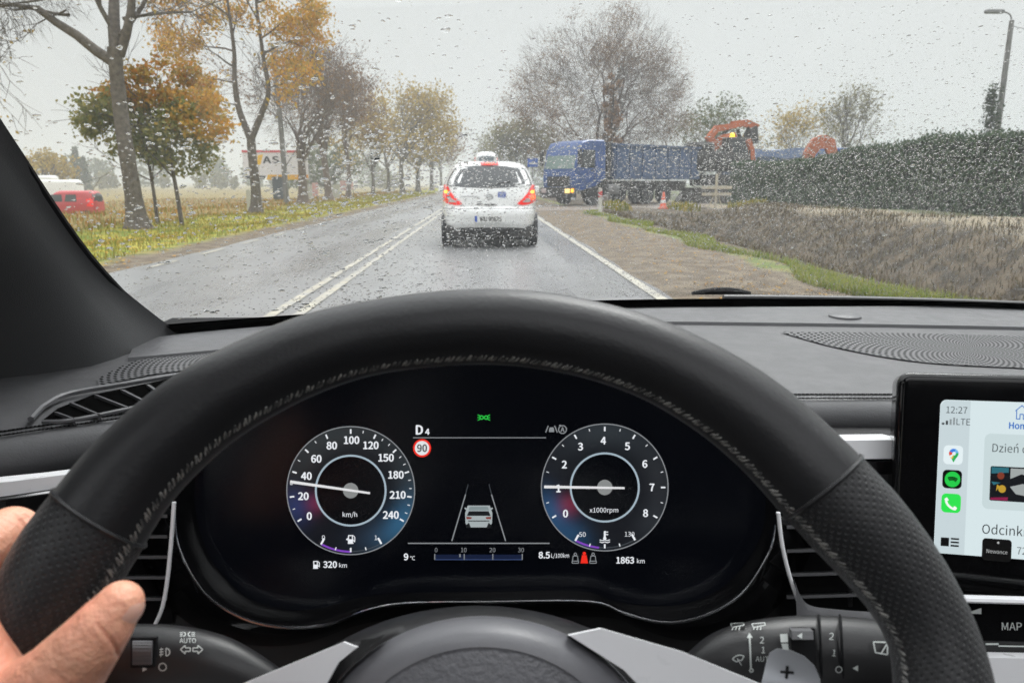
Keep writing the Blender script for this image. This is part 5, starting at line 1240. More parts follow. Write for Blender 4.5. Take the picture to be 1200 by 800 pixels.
# ------------------------------------------------------------------ vehicles
V = {}
V['white'] = mat('white_car_paint', (.86, .86, .86), .28, coat=.8, var=(2.5, (.80, .80, .785), .3), rvar=(4, .25, .4))
V['tyre'] = mat('tyre_rubber', (.016, .016, .017), .75, bump=(60, .4, .004)); V['rim'] = mat('wheel_rim', (.30, .30, .31), .4, metal=.7)
V['glass'] = mat('dark_car_glass', (.02, .025, .027), .06, spec=.8); V['trim'] = mat('grey_valance', (.035, .035, .036), .6, var=(6, (.09, .085, .08), .25))
V['red'] = mat('red_lens', (.55, .008, .006), .15, coat=.5, emit=((1, .016, .008), .36)); V['amber'] = mat('amber_lamp', (.9, .35, .02), .2, emit=((1, .38, .03), 1.7)); V['brake'] = mat('lit_brake_lamp', (.8, .05, .02), .2, emit=((1, .10, .015), 1.5))
V['clear'] = mat('clear_lens', (.55, .45, .45), .15, spec=.7)
V['blue'] = mat('blue_lorry_paint', (.018, .075, .29), .38, coat=.3, var=(3, (.03, .07, .19), .25)); V['bluebody'] = mat('worn_blue_steel', (.032, .085, .21), .5, var=(2.2, (.075, .10, .15), .25)); V['chassis'] = mat('chassis_black', (.015, .015, .017), .7, var=(5, (.05, .045, .04), .2))
V['orange'] = mat('orange_machine_paint', (.56, .125, .03), .5, var=(2.5, (.36, .10, .04), .2)); V['lamp'] = mat('lit_headlamp', (.9, .7, .3), .2, emit=((1, .68, .25), .7)); V['plate'] = mat('number_plate_white', (.72, .72, .70), .5); V['ink'] = mat('black_ink', (.02, .02, .022), .6); V['euro'] = mat('plate_blue', (.02, .08, .42), .5)
def wheel(parent, c, R, w, name='wheel', spokes=5):
    g = MB(); x = w / 2; g.lathe([(R * .62, -x), (R * .93, -x), (R, -x * .72), (R, x * .72), (R * .93, x), (R * .62, x)], (0, 0, 0), 32, 'x')
    o = obj(name, g, V['tyre'], parent); o.location = c
    g = MB(); g.lathe([(R * .63, -x * .75), (R * .60, -x * 1.01), (R * .52, -x * .8), (R * .14, -x * .9), (R * .02, -x * .95), (R * .02, x * .95), (R * .14, x * .9), (R * .52, x * .8), (R * .60, x * 1.01), (R * .63, x * .75)], (0, 0, 0), 28, 'x')
    obj('rim', g, V['rim'], o); return o
class Shell:
    """car body from rounded level slices: z, half width, rear y, front y, corner power"""
    def __init__(s, sl): s.s = sl
    def at(s, z): return [float(np.interp(z, [k[0] for k in s.s], [k[i] for k in s.s])) for i in range(1, 5)]
    def ring(s, z, n=64):
        w, y0, y1, p = s.at(z); c = (y0 + y1) / 2; l = (y1 - y0) / 2; out = []
        for k in range(n):
            a = 2 * math.pi * k / n; ca, sa = math.cos(a), math.sin(a)
            out.append(Vector((w * math.copysign(abs(ca) ** (2 / p), ca), c + l * math.copysign(abs(sa) ** (2 / p), sa), z)))
        return out
    def rear(s, x, z):
        w, y0, y1, p = s.at(z); l = (y1 - y0) / 2; return (y0 + y1) / 2 - l * max(0.0, 1 - min(1, abs(x / w)) ** p) ** (1 / p)
    def mesh(s, zs):
        g = MB(); g.grid([s.ring(z) for z in zs], closed_u=True); n = 64; m = len(zs); g.f += [tuple(range(n - 1, -1, -1)), tuple((m - 1) * n + k for k in range(n))]; return g
    def patch(s, pts, out=.006, n=14, thick=.0, shrink_levels=(1, .985, .5, .02)):
        """an outline (x, z) laid on the tail, raised by out"""
        P = catmull([Vector((a, b, 0)) for a, b in list(pts) + [pts[0]]], 3)[:-1]; c = sum(P, Vector()) / len(P); g = MB(); rows = []
        rows.append([Vector((p.x, s.rear(p.x, p.y) + .01, p.y)) for p in P])
        for k, o in zip((1, .97, .8, .6, .4, .2, .01), (.3, 1, 1, 1, 1, 1, 1)):
            rows.append([Vector((q.x, s.rear(q.x, q.y) - out * o, q.y)) for q in [c + (p - c) * k for p in P]])
        g.grid(rows, closed_u=True); return g
def flip_list(p): return [(-a, b) for a, b in p][::-1]
SH = Shell([(.24, .74, .30, 3.75, 5), (.30, .80, .12, 3.9, 5), (.42, .845, .03, 3.98, 4.6), (.58, .862, .0, 4.0, 4.4), (.66, .866, .012, 3.99, 4.2), (.70, .864, .075, 3.96, 4.2), (.85, .865, .085, 3.85, 4.2), (.97, .857, .105, 3.55, 3.8), (1.06, .838, .135, 3.05, 3.6), (1.15, .805, .20, 2.75, 3.4), (1.28, .742, .31, 2.45, 3.3), (1.37, .685, .40, 2.25, 3.3), (1.43, .625, .46, 2.1, 3.2), (1.465, .545, .56, 1.95, 3.0), (1.482, .42, .72, 1.8, 2.8)])
def hatchback():
    x, y = .09, 12.75
    t = thing('white_hatchback', 'white small hatchback ahead with glowing tail lights and wet bumper', 'car', (x, y, .04), math.radians(0))
    zs = list(np.linspace(.24, 1.48, 46)); b = SH.mesh(zs); obj('body', b, V['white'], t, angle=35)
    g = SH.patch([(-.60, 1.365), (-.3, 1.395), (0, 1.40), (.3, 1.395), (.60, 1.365), (.69, 1.24), (.745, 1.10), (.70, 1.055), (.35, 1.03), (0, 1.022), (-.35, 1.03), (-.70, 1.055), (-.745, 1.10), (-.69, 1.24)], .008); obj('rear_window', g, V['glass'], t, angle=50)
    g = SH.patch([(-.15, 1.462), (.15, 1.462), (.13, 1.418), (-.13, 1.418)], .03); obj('high_brake_light', g, V['red'], t, angle=40)
    g = SH.patch([(-.075, 1.452), (.075, 1.452), (.075, 1.430), (-.075, 1.430)], .036); br = obj('lit_strip', g, V['brake'], bpy.data.objects['high_brake_light'], angle=40)
    TL = [(.835, 1.05), (.79, 1.075), (.73, 1.06), (.665, .95), (.555, .83), (.475, .755), (.62, .735), (.82, .785), (.855, .88)]
    for f in (1, -1):
        pts = TL if f > 0 else flip_list(TL)
        g = SH.patch(pts, .016); tl = obj('tail_light', g, V['red'], t, angle=50)
        q = [(.80, .98), (.735, .98), (.705, .945), (.75, .925), (.80, .935)]; q2 = [(.815, .905), (.72, .90), (.69, .845), (.75, .82), (.815, .835)]; q3 = [(.70, .865), (.60, .815), (.56, .785), (.66, .775), (.715, .79)]
        for qq, m, nm in ((q, V['amber'], 'lit_indicator'), (q2, V['brake'] if f > 0 else V['red'], 'brake_lamp'), (q3, V['clear'], 'reversing_lamp')):
            g = SH.patch(qq if f > 0 else flip_list(qq), .021); obj(nm, g, m, tl, angle=50)
    g = MB(); g.rbox((0, SH.rear(0, .505) - .012, .505), (.52, .115, .016), .008, Matrix.Rotation(math.radians(90), 3, 'X')); npl = obj('number_plate', g, V['plate'], t)
    yy = SH.rear(0, .505) - .0215
    g = MB(); g.prism([(-.255, yy, .452), (-.215, yy, .452), (-.215, yy, .558), (-.255, yy, .558)], (0, .001, 0)); obj('blue_band', g, V['euro'], npl, smooth=False)
    g = MB(); put_text(g, 'WU 9862S', lambda u, v: (u + .015, yy - .001, .505 + v), .075, .02, sx=.78); obj('lettering', g, V['ink'], npl, smooth=False)
    g = SH.patch([(-.36, .715), (0, .70), (.36, .715), (.30, .60), (0, .58), (-.30, .60)], .002); obj('plate_recess', g, V['white'], t, angle=50)
    g = MB(); g.tube([Vector((x_, SH.rear(x_, .675) - .002, .672)) for x_ in np.linspace(-.83, .83, 40)], .006, 5); obj('bumper_seam', g, V['trim'], t)
    for sx in (-1, 1):
        g = MB(); g.tube(catmull([Vector((sx * a, SH.rear(sx * a, b) - .001, b)) for a, b in ((.36, .68), (.42, .70), (.48, .76), (.60, .86), (.68, .945), (.705, 1.03), (.78, 1.12))], 5), .0038, 4)
        obj('tailgate_gap', g, V['trim'], t)
    g = SH.patch([(-.82, .31), (-.5, .35), (0, .36), (.5, .35), (.82, .31), (.76, .25), (0, .245), (-.76, .25)], .01); obj('lower_valance', g, V['trim'], t, angle=50)
    g = MB(); ye = SH.rear(0, .88) - .008
    P = [(.055 * math.cos(a), ye, .875 + .040 * math.sin(a)) for a in [2 * math.pi * k / 24 for k in range(24)]]; g.tube([Vector(p) for p in P], .006, 6, closed=True)
    g.tube([(-.055, ye, .868), (-.01, ye - .003, .872), (.01, ye - .003, .878), (.055, ye, .882)], .006, 6); obj('round_emblem', g, mat('emblem_grey', (.45, .45, .46), .3, metal=.8), t)
    g = SH.patch([(-.09, .755), (.09, .755), (.08, .735), (-.08, .735)], .012); obj('tailgate_handle', g, V['trim'], t)
    g = MB(); g.tube([(x_, SH.rear(x_, .882) - .003, .882) for x_ in np.linspace(-.50, -.20, 8)], .008, 5); obj('badge', g, mat('badge_grey', (.5, .5, .5), .3, metal=.7), t, smooth=False)
    ys_ = SH.rear(.2, .90) - .005
    g = MB(); g.prism([(.14, ys_, .84), (.275, ys_, .84), (.275, ys_, .955), (.14, ys_, .955)], (0, .002, 0)); st = obj('blue_sticker', g, mat('sticker_blue', (.03, .07, .35), .5), t, smooth=False)
    g = MB()
    for k, (a, b) in enumerate(((.150, .264), (.158, .250), (.150, .264))): g.prism([(a, ys_ - .002, .862 + k * .03), (b, ys_ - .002, .862 + k * .03), (b, ys_ - .002, .876 + k * .03), (a, ys_ - .002, .876 + k * .03)], (0, .001, 0))
    obj('pale_stripes', g, mat('sticker_pale', (.55, .6, .75), .5), st, smooth=False)
    for f in (1, -1):
        g = MB(); g.rbox((f * .93, 2.55, .98), (.17, .16, .13), .03, None); obj('wing_mirror', g, V['white'] if f < 0 else V['white'], t)
        g = SH.patch([(f * .845, .62) if f > 0 else (-.845, .62), (f * .70, .635), (f * .70, .60), (f * .845, .585)], .006) if False else MB()
        for yy_, nm in ((.72, 0), (3.15, 0)):
            wheel(t, (f * .755, yy_, .30), .30, .19)
    # black underside, set low to stand for the shadow under the car
    g = MB(); g.rbox((0, 1.85, .27), (1.50, 3.3, .26), .12); obj('underbody_shadow_box', g, V['chassis'], t)
    for f in (1, -1):
        pts = [(f * .867, .52 + 0.0), ]
    g = MB(); g.tube([(.35, .22, .27), (.35, .05, .26)], .03, 10); obj('exhaust', g, V['chassis'], t)
    g = MB(); g.tube([Vector((0, SH.rear(0, 1.04) - .02, 1.035)), Vector((.16, SH.rear(.16, 1.10) - .022, 1.10)), Vector((.36, SH.rear(.36, 1.13) - .022, 1.135))], .008, 6); obj('rear_wiper', g, V['trim'], t)
    return t
hatchback()

def far_coach():
    x, y = at_y(570, 71), 71
    t = thing('white_coach', 'far white coach with red tail lights just above the hatchback roof', 'coach', (x, y, .04))
    s = Shell([(.35, 1.20, 0, 11.5, 9), (1.2, 1.24, -.05, 11.6, 9), (2.6, 1.22, .0, 11.5, 9), (3.5, 1.12, .15, 11.3, 7), (3.85, .95, .4, 11.0, 5), (3.98, .6, .9, 10.6, 4)])
    obj('body', s.mesh(list(np.linspace(.35, 3.98, 24))), V['white'], t, angle=35)
    obj('rear_window', s.patch([(-.98, 3.45), (0, 3.55), (.98, 3.45), (1.05, 2.9), (0, 2.75), (-1.05, 2.9)], .01), mat('hazy_glass', (.10, .13, .15), .1), t, angle=50)
    for f in (1, -1):
        p = [(1.14, 3.40), (1.0, 3.42), (1.02, 2.5), (1.17, 2.5)]; obj('tail_light', s.patch(p if f > 0 else flip_list(p), .02), V['red'], t, angle=50)
        for yy in (2.8, 9.4): wheel(t, (f * 1.02, yy, .50), .50, .30)
        g = MB(); g.tube([(f * 1.1, 11.2, 2.9), (f * 1.38, 11.5, 2.9), (f * 1.40, 11.5, 2.4)], .05, 6); g.rbox((f * 1.40, 11.5, 2.25), (.2, .12, .5), .04); obj('mirror', g, V['chassis'], t)
far_coach()

def red_van():
    y = 54; x = at_y(82, y)
    t = thing('red_van', 'red van parked in the field beside the left windscreen pillar', 'van', (x + 2.1, y, -1.25), math.radians(92))
    s = Shell([(.28, .82, .1, 4.35, 6), (.5, .90, 0, 4.45, 6), (.95, .91, .0, 4.4, 6), (1.05, .89, .0, 3.7, 6), (1.5, .80, .08, 3.05, 6), (1.78, .72, .2, 2.75, 5), (1.86, .5, .45, 2.5, 4)])
    obj('body', s.mesh(list(np.linspace(.28, 1.86, 26))), mat('red_van_paint', (.48, .02, .025), .35, coat=.4), t, angle=35)
    for f in (1, -1):
        for a, b, nm in ((1.2, 2.0, 'side_window'), (2.15, 2.95, 'front_window')):
            g = MB()
            P = [(a, 1.12), (b + (.30 if b > 2.5 else 0), 1.12), (b - .08, 1.6), (a + .05, 1.6)]
            g.prism([(f * (.90 - (z - 1.05) * .20), yy, z) for yy, z in P], (f * .02, 0, 0)); obj(nm, g, V['glass'], t, smooth=False)
        for yy in (.8, 3.5): wheel(t, (f * .78, yy, .32), .32, .2)
    obj('rear_window', s.patch([(-.62, 1.66), (.62, 1.66), (.7, 1.15), (-.7, 1.15)], .012), V['glass'], t, angle=50)
    for f in (1, -1):
        p = [(.86, 1.3), (.76, 1.3), (.78, .8), (.88, .8)]; obj('tail_light', s.patch(p if f > 0 else flip_list(p), .015), V['red'], t, angle=50)
    g = MB(); g.rbox((0, 3.42, 1.32), (1.3, .5, .03), .05, Matrix.Rotation(math.radians(48), 3, 'X')); obj('windscreen', g, V['glass'], t)
red_van()
def white_van(px, y, z1, L, label):
    t = thing('white_van', label, 'van', (at_y(px, y) + 3, y, -1.0), math.radians(88))
    s = Shell([(.35, .9, .1, L - .1, 7), (.6, 1.0, 0, L, 7), (1.1, 1.0, 0, L - .05, 7), (1.5, .98, 0, L - .7, 6), (z1 - .2, .92, .05, L - 1.2, 6), (z1, .75, .3, L - 1.6, 5)])
    obj('body', s.mesh(list(np.linspace(.35, z1, 20))), V['white'], t, angle=35)
    for f in (1, -1):
        g = MB(); g.prism([(f * .985, yy, z) for yy, z in ((L - 1.7, 1.45), (L - .9, 1.45), (L - 1.25, 2.0), (L - 1.7, 2.0))], (f * .02, 0, 0)); obj('side_window', g, V['glass'], t, smooth=False)
        for yy in (1.0, L - 1.1): wheel(t, (f * .85, yy, .36), .36, .22)
white_van(60, 78, 2.45, 6.2, 'long cream white van behind the red van roof'); white_van(38, 92, 3.0, 6.0, 'tall white van farthest left beyond the red van')

# the lorry turning out of the side road
def lorry():
    y = 38.2; x = at_y(655, y)
    t = thing('tipper_lorry', 'blue tipper lorry turning out, amber headlights lit, dirty wheels', 'lorry', (x, y, .03), math.radians(-54))
    # local frame: +y runs towards the tail, x across; the nose is at y = 0
    g = MB()
    prof = [(-.02, .75), (-.06, 1.35), (-.02, 1.75), (.18, 2.75), (.42, 3.08), (.9, 3.20), (1.95, 3.22), (2.05, 3.1), (2.08, 1.35), (1.75, 1.15), (1.45, .95), (.4, .72)]
    for sx in (-1.22, 1.22): pass
    n = len(prof); R = []
    for xx, k in ((-1.22, .97), (-1.16, 1), (1.16, 1), (1.22, .97)):
        cy, cz = 1.0, 1.9
        R.append([Vector((xx, cy + (a - cy) * k, cz + (b - cz) * k)) for a, b in prof])
    g.grid(R, flip=False); 
    # close the two sides
    R0 = len(g.v); g.f.append(tuple(range(n - 1, -1, -1))); g.f.append(tuple(3 * n + k for k in range(n)))
    # join last profile edge
    for i in range(3): g.f.append((i * n + n - 1, i * n, (i + 1) * n, (i + 1) * n + n - 1))
    cab = obj('cab', g, V['blue'], t, angle=25, recalc=True)
    g = MB(); g.prism([(-1.10, -.005, 1.80), (1.10, -.005, 1.80), (1.04, .215, 2.78), (-1.04, .215, 2.78)], (0, -.02, .004)); obj('windscreen', g, mat('pale_reflection_glass', (.20, .27, .25), .12), t, smooth=False)  # pale greenish reflection put into the glass colour
    g = MB(); g.prism([(.15, -.032, 1.95), (.85, -.032, 1.95), (.80, .15, 2.60), (.2, .15, 2.60)], (0, -.012, .003)); obj('pale_reflection_panel', g, mat('painted_reflection', (.35, .48, .44), .6), bpy.data.objects['windscreen'], smooth=False) if False else None
    for f in (-1, 1):
        g = MB(); g.prism([(f * 1.222, a, b) for a, b in ((.30, 1.85), (1.25, 1.85), (1.25, 2.72), (.48, 2.72))], (f * .015, 0, 0)); obj('side_window', g, V['glass'], t, smooth=False)
        g = MB(); g.tube([(f * 1.2, .25, 2.75), (f * 1.42, .05, 2.72)], .03, 6); g.rbox((f * 1.44, .05, 2.35), (.24, .12, .72), .04); obj('wing_mirror', g, V['chassis'], t)
        g = MB(); g.tube(catmull([(f * 1.225, 1.27, 2.72), (f * 1.228, 1.3, 1.8), (f * 1.228, 1.3, 1.2)], 4), .012, 5); g.rbox((f * 1.23, 1.1, 1.72), (.03, .2, .05), .01); obj('door_gap', g, V['chassis'], t)
    g = MB(); g.rbox((0, -.08, .62), (2.44, .34, .52), .06); obj('bumper', g, V['chassis'], t)
    g = MB(); g.rbox((0, -.045, 1.18), (1.7, .10, .5), .04)
    for k in range(4): g.box((0, -.10, 1.0 + k * .12), (1.6, .03, .035))
    obj('grille', g, V['chassis'], t)
    for f in (-1, 1):
        g = MB(); g.rbox((f * .90, -.26, .72), (.36, .04, .22), .03, None); hl = obj('headlight', g, V['lamp'] if f > 0 else V['clear'], t)
        g = MB(); g.rbox((f * 1.20, -.2, .74), (.06, .16, .18), .02); obj('indicator', g, V['amber'] if f > 0 else V['trim'], t)
    g = MB(); g.box((-.42, 4.9, .86), (.14, 8.0, .28)); g.box((.42, 4.9, .86), (.14, 8.0, .28))
    for k in range(5): g.box((0, 2.2 + k * 1.4, .86), (.80, .12, .2))
    obj('chassis_frame', g, V['chassis'], t, smooth=False)
    g = MB(); g.rbox((-.98, 2.75, .78), (.45, .85, .5), .08); g.rbox((.98, 2.75, .78), (.45, .85, .5), .08); obj('fuel_tank', g, mat('dull_alloy', (.25, .25, .25), .5, metal=.6), t)
    g = MB(); g.rbox((0, 2.35, 2.3), (2.3, .35, 1.7), .06); g.tube([(-.9, 2.3, 1.2), (-.9, 2.3, 3.3)], .07, 10); obj('air_intake_stack', g, V['chassis'], t)
    # body of the tipper: sides with ribs, front board and cover
    g = MB(); bx0, bx1, y0, y1, z0, z1 = -1.25, 1.25, 2.65, 9.5, 1.35, 3.0
    g.prism([(bx0, y0, z0 + .05), (bx0, y1, z0 + .05), (bx0, y1 + .15, z1), (bx0, y0, z1)], (.07, 0, 0)); g.prism([(bx1 - .07, y0, z0 + .05), (bx1 - .07, y1, z0 + .05), (bx1 - .07, y1 + .15, z1), (bx1 - .07, y0, z1)], (.07, 0, 0))
    g.box((0, y0 + .04, (z0 + z1) / 2 + .1), (2.34, .08, z1 - z0)); g.box((0, (y0 + y1) / 2, z0), (2.4, y1 - y0 - .1, .12)); g.box((0, y1 + .06, (z0 + z1) / 2), (2.34, .08, z1 - z0 - .1))
    tb = obj('tipper_body', g, V['bluebody'], t, smooth=False)
    g = MB()
    for f in (-1, 1):
        for k in range(7): g.box((f * 1.285, y0 + .15 + k * 1.0, (z0 + z1) / 2), (.07, .12, z1 - z0 - .02))
        g.box((f * 1.29, (y0 + y1) / 2, z1 + .03), (.10, y1 - y0 + .1, .10)); g.box((f * 1.29, (y0 + y1) / 2, z0 + .03), (.08, y1 - y0, .12))
    obj('ribs', g, V['bluebody'], tb, smooth=False)
    g = MB(); rows = [[Vector((xx, yy, z1 - .18 + .22 * math.cos(xx * 1.2) + .08 * math.sin(yy * 2.3 + xx * 3))) for xx in np.linspace(-1.17, 1.17, 9)] for yy in np.linspace(y0 + .1, y1, 24)]; g.grid(rows); obj('load', g, mat('earth_load', (.16, .11, .075), .95, bump=(8, 1, .1)), tb, angle=0)
    for f in (-1, 1):
        for yy in (1.28, 5.35, 6.75): wheel(t, (f * 1.02, yy, .52), .52, .34)
        g = MB(); P = [Vector((f * 1.12, 1.28 + .66 * math.cos(a), .55 + .66 * math.sin(a))) for a in np.linspace(-.1, math.pi + .1, 14)]
        g.grid([[p + Vector((-.18, 0, 0)) for p in P], [p + Vector((.13 * f if f > 0 else -.13 + .0, 0, 0)) for p in P]]); obj('mudguard', g, V['chassis'], t)
        g = MB(); g.rbox((f * 1.1, 6.05, 1.16), (.4, 2.9, .05), .02); obj('mudguard', g, V['chassis'], t)
    for f in (-1, 1):
        g = MB(); g.rbox((f * .8, 5.6, .95), (.3, 6.4, .55), .05); obj('underside_dark_block', g, V['chassis'], t)  # dark blocks added to keep the space under the lorry dark
    g = MB(); g.rbox((-1.1, 4.2, .85), (.16, .62, .5), .03); obj('side_box', g, mat('dirty_grey_box', (.38, .36, .33), .6), t)
lorry()
def second_lorry():
    y = 52; x = at_y(905, y)
    t = thing('container_lorry', 'blue tarpaulin covered lorry body showing above the hedge', 'lorry', (x, y, .45), math.radians(-80))
    g = MB(); g.box((0, 0, 1.9), (2.5, 6.6, 1.5)); rows = [[Vector((xx, yy, 2.66 + .10 * math.sin(yy * 1.4) + .25 * (abs(xx) / 1.3) ** 2)) for xx in np.linspace(-1.3, 1.3, 9)] for yy in np.linspace(-3.4, 3.4, 30)]
    obj('body', g, V['bluebody'], t, smooth=False); g = MB(); g.grid(rows)
    for sx in (-1, 1): g.grid([[Vector((sx * 1.3, yy, 2.91 + .10 * math.sin(yy * 1.4))) for yy in np.linspace(-3.4, 3.4, 30)], [Vector((sx * 1.32, yy, 2.25 + .16 * abs(math.sin(yy * 1.1)))) for yy in np.linspace(-3.4, 3.4, 30)]])
    obj('tarpaulin', g, mat('blue_tarpaulin', (.10, .17, .33), .5, var=(3, (.16, .22, .36), .2)), t, angle=0)
    g = MB(); g.rbox((0, 4.6, 1.9), (2.4, 1.9, 2.3), .15); obj('cab', g, V['blue'], t)
    g = MB(); g.box((0, .8, .85), (1.0, 9.2, .3)); obj('chassis_frame', g, V['chassis'], t)
    for f in (-1, 1):
        for yy in (-2.4, -1.1, 4.6): wheel(t, (f * 1.0, yy, .5), .5, .32)
        g = MB(); g.prism([(f * 1.2, a, b) for a, b in ((4.2, 2.0), (5.3, 2.0), (5.2, 2.75), (4.2, 2.75))], (f * .02, 0, 0)); obj('side_window', g, V['glass'], t, smooth=False)
second_lorry()
def beam(g, pts, ws, th):
    """a box-section machine arm along pts (x, z) with depth ws and thickness th"""
    P = [Vector((a, 0, b)) for a, b in pts]; up, dn = [], []
    for i, p in enumerate(P):
        d = (P[min(i + 1, len(P) - 1)] - P[max(i - 1, 0)]).normalized(); n = Vector((-d.z, 0, d.x)); up.append(p + n * ws[i] * .38); dn.append(p - n * ws[i] * .38)
    for i in range(len(P) - 1):
        q = [up[i], up[i + 1], dn[i + 1], dn[i]]; g.prism([v + Vector((0, -th / 2, 0)) for v in q], (0, th, 0))
def excavator(px, y, label, beacon, rot, boom, stick, cyl, reach=0):
    t = thing('excavator', label, 'excavator', (at_y(px, y), y, .85 if beacon else .05), rot)
    g = MB()
    for f in (-1, 1):
        P = catmull([(-1.6, 0, .42), (-1.75, 0, .75), (-1.3, 0, .9), (1.3, 0, .9), (1.75, 0, .75), (1.6, 0, .42), (1.3, 0, .05), (-1.3, 0, .05), (-1.6, 0, .42)], 4)
        g.grid([[p + Vector((0, f * .95 - .25, 0)) for p in P], [p + Vector((0, f * .95 + .25, 0)) for p in P]]); g.box((0, f * .95, .45), (2.7, .44, .6))
    obj('tracks', g, V['chassis'], t, angle=50)
    g = MB(); g.rbox((-.6, 0, 1.5), (3.4, 2.3, 1.1), .2); g.rbox((-1.6, 0, 1.9), (1.2, 2.2, 1.3), .3); obj('upper_body', g, V['chassis'], t)
    g = MB(); g.rbox((.35, -.65, 2.05), (1.35, .95, 1.55), .12); cb = obj('cab', g, V['chassis'], t)
    g = MB(); g.box((.35, -1.13, 2.25), (1.1, .03, .85)); g.box((1.035, -.65, 2.2), (.03, .8, 1.0)); obj('cab_glass', g, V['glass'], cb, smooth=False)
    if beacon: g = MB(); g.lathe([(.14, 0), (.14, .05), (.12, .20), (.03, .26)], (.1, -.65, 2.83), 14); obj('beacon', g, mat('lit_beacon', (.9, .5, .02), .2, emit=((1, .55, .02), 1.8)), cb)
    g = MB(); beam(g, boom[0], boom[1], .34); obj('boom', g, V['orange'], t, smooth=False)
    g = MB(); beam(g, stick[0], stick[1], .26); sk_ = obj('stick', g, V['orange'], t, smooth=False)
    if cyl:
        g = MB(); beam(g, [(-.9, 2.2), (-.2, 2.75), (.6, 3.0)], [.6, .75, .4], .3); obj('link_arm', g, V['orange'], t, smooth=False)
        g = MB()
        for a, b in cyl: g.cyl((a[0], .1, a[1]), (b[0], .1, b[1]), .07, 10); g.cyl((a[0], -.1, a[1]), (b[0], -.1, b[1]), .05, 10)
        obj('hydraulic_rams', g, V['chassis'], t)
    e = stick[0][-1]
    g = MB(); P = [(e[0] + .35 * math.cos(a) - .25, e[1] - .45 + .5 * math.sin(a)) for a in np.linspace(math.radians(80), math.radians(300), 10)]
    g.prism([Vector((a, -.45, b)) for a, b in P], (0, .9, 0)); obj('bucket', g, V['chassis'], t, smooth=False)
excavator(846, 44, 'orange excavator with raised boom and amber beacon beside the blue lorry', True, math.radians(6),
          ([(-.5, 2.2), (-1.0, 2.85), (-.6, 3.35), (.6, 3.55)], [.5, .6, .5, .35]), ([(.3, 3.62), (1.2, 3.66), (1.9, 3.45)], [.4, .55, .4]), [((1.3, 3.5), (1.7, 2.0)), ((-.8, 2.6), (.2, 3.3)), ((.7, 3.3), (1.1, 2.4))])
excavator(958, 47, 'second orange excavator, only its arched arm showing above the hedge', False, math.radians(0),
          ([(-.9, 1.6), (-.78, 2.9), (-.42, 3.45), (.0, 3.6)], [.75, .9, 1.05, 1.1]), ([(.0, 3.6), (.45, 3.45), (.66, 2.9), (.75, 1.7)], [1.1, 1.0, .8, .6]), None)
xq = at_y(846, 44)
g = MB(); g.lathe([(2.9, -.1), (2.5, .5), (2.2, .86), (.1, .87)], (xq, 44, 0), 24); tag(obj('spoil_heap', g, mat('spoil_earth', (.045, .038, .030), .95, bump=(6, 1, .1))), kind='structure')
def loader_arm(px, y):
    t = thing('loader_arm', 'curved orange machine arm hanging left of the blue tarpaulin', 'machine arm', (at_y(px, y), y, .1))
    g = MB(); beam(g, [(.1, 0.0), (.1, 1.5), (.12, 2.2), (.0, 2.9), (-.2, 3.35)], [.25, .26, .3, .34, .3], .3); obj('arm', g, V['orange'], t, smooth=False)
    g = MB(); g.cyl((.0, -.1, 1.2), (-.1, -.1, 2.8), .06, 10); obj('ram', g, V['chassis'], t)
    g = MB(); g.rbox((.1, 0, .1), (.9, .9, .25), .1); obj('foot', g, V['chassis'], t)
loader_arm(876, 41.5)

# ------------------------------------------------------------------ street furniture
def billboard():
    y = 60; x0, x1 = at_y(288, y), at_y(363, y); W_ = x1 - x0; h1 = 1.15 + (214 - 178.5) / F * y; h0 = 1.15 + (214 - 207.5) / F * y
    t = thing('billboard', 'white advertising board with red edge and orange strip behind the tree', 'billboard', ((x0 + x1) / 2, y, 0))
    g = MB(); g.box((0, 0, (h0 + h1) / 2), (W_, .12, h1 - h0)); bd = obj('panel', g, mat('board_white', (.74, .72, .76), .6), t, smooth=False)
    g = MB(); g.box((0, -.075, h1 - .08), (W_ + .06, .03, .17)); obj('red_edge', g, mat('board_red', (.60, .08, .10), .6), bd, smooth=False)
    X = lambda px: at_y(px, y) - (x0 + x1) / 2
    g = MB(); g.prism([(X(314), -.065, h0 - .22), (X(363), -.065, h0 - .22), (X(363), -.065, h0 + .16), (X(316), -.065, h0 + .16)], (0, -.02, 0)); os_ = obj('orange_strip', g, mat('board_orange', (.75, .30, .03), .6, var=(.5, (.80, .50, .03), .1)), bd, smooth=False)
    g = MB(); [put_text(g, ch, (lambda cx: lambda u, v: (X(cx) + u, -.066, h1 - .72 + v))(cx), .50, .02, sx=1.45) for ch, cx in (('A', 316), ('S', 326), ('I', 335))]; g.box((X(362), -.07, h1 - .70), (.75, .012, .07)); obj('lettering', g, mat('board_ink', (.08, .085, .10), .6), bd, smooth=False)
    g = MB(); g.poly([(X(305.5), -.064, h1 - .38), (X(312), -.064, h1 - .30), (X(308.5), -.064, h1 - 1.05), (X(304.5), -.064, h1 - 1.2)]); obj('yellow_flash', g, mat('board_yellow', (.85, .50, .02), .6), bd, smooth=False)
    g = MB(); g.prism([(X(289), -.066, h0 - .18), (X(311), -.066, h0 - .18), (X(314), -.066, h0 + .08), (X(289), -.066, h0 + .08)], (0, -.02, 0)); obj('dark_strip', g, mat('board_dark', (.06, .065, .075), .6), bd, smooth=False)
    g = MB(); g.box((X(327.5), .05, h0 / 2 - .1), (.85, .5, h0 + .2)); obj('plinth', g, mat('plinth_dark', (.07, .085, .10), .7), t, smooth=False)
billboard()
conc = mat('grey_concrete', (.21, .205, .20), .9, var=(4, (.15, .145, .14), .2), bump=(12, .5, .01))
t = thing('utility_pole', 'tall grey concrete pole between the orange and brown trees', 'utility pole', (at_y(335, 43), 43, -.1))
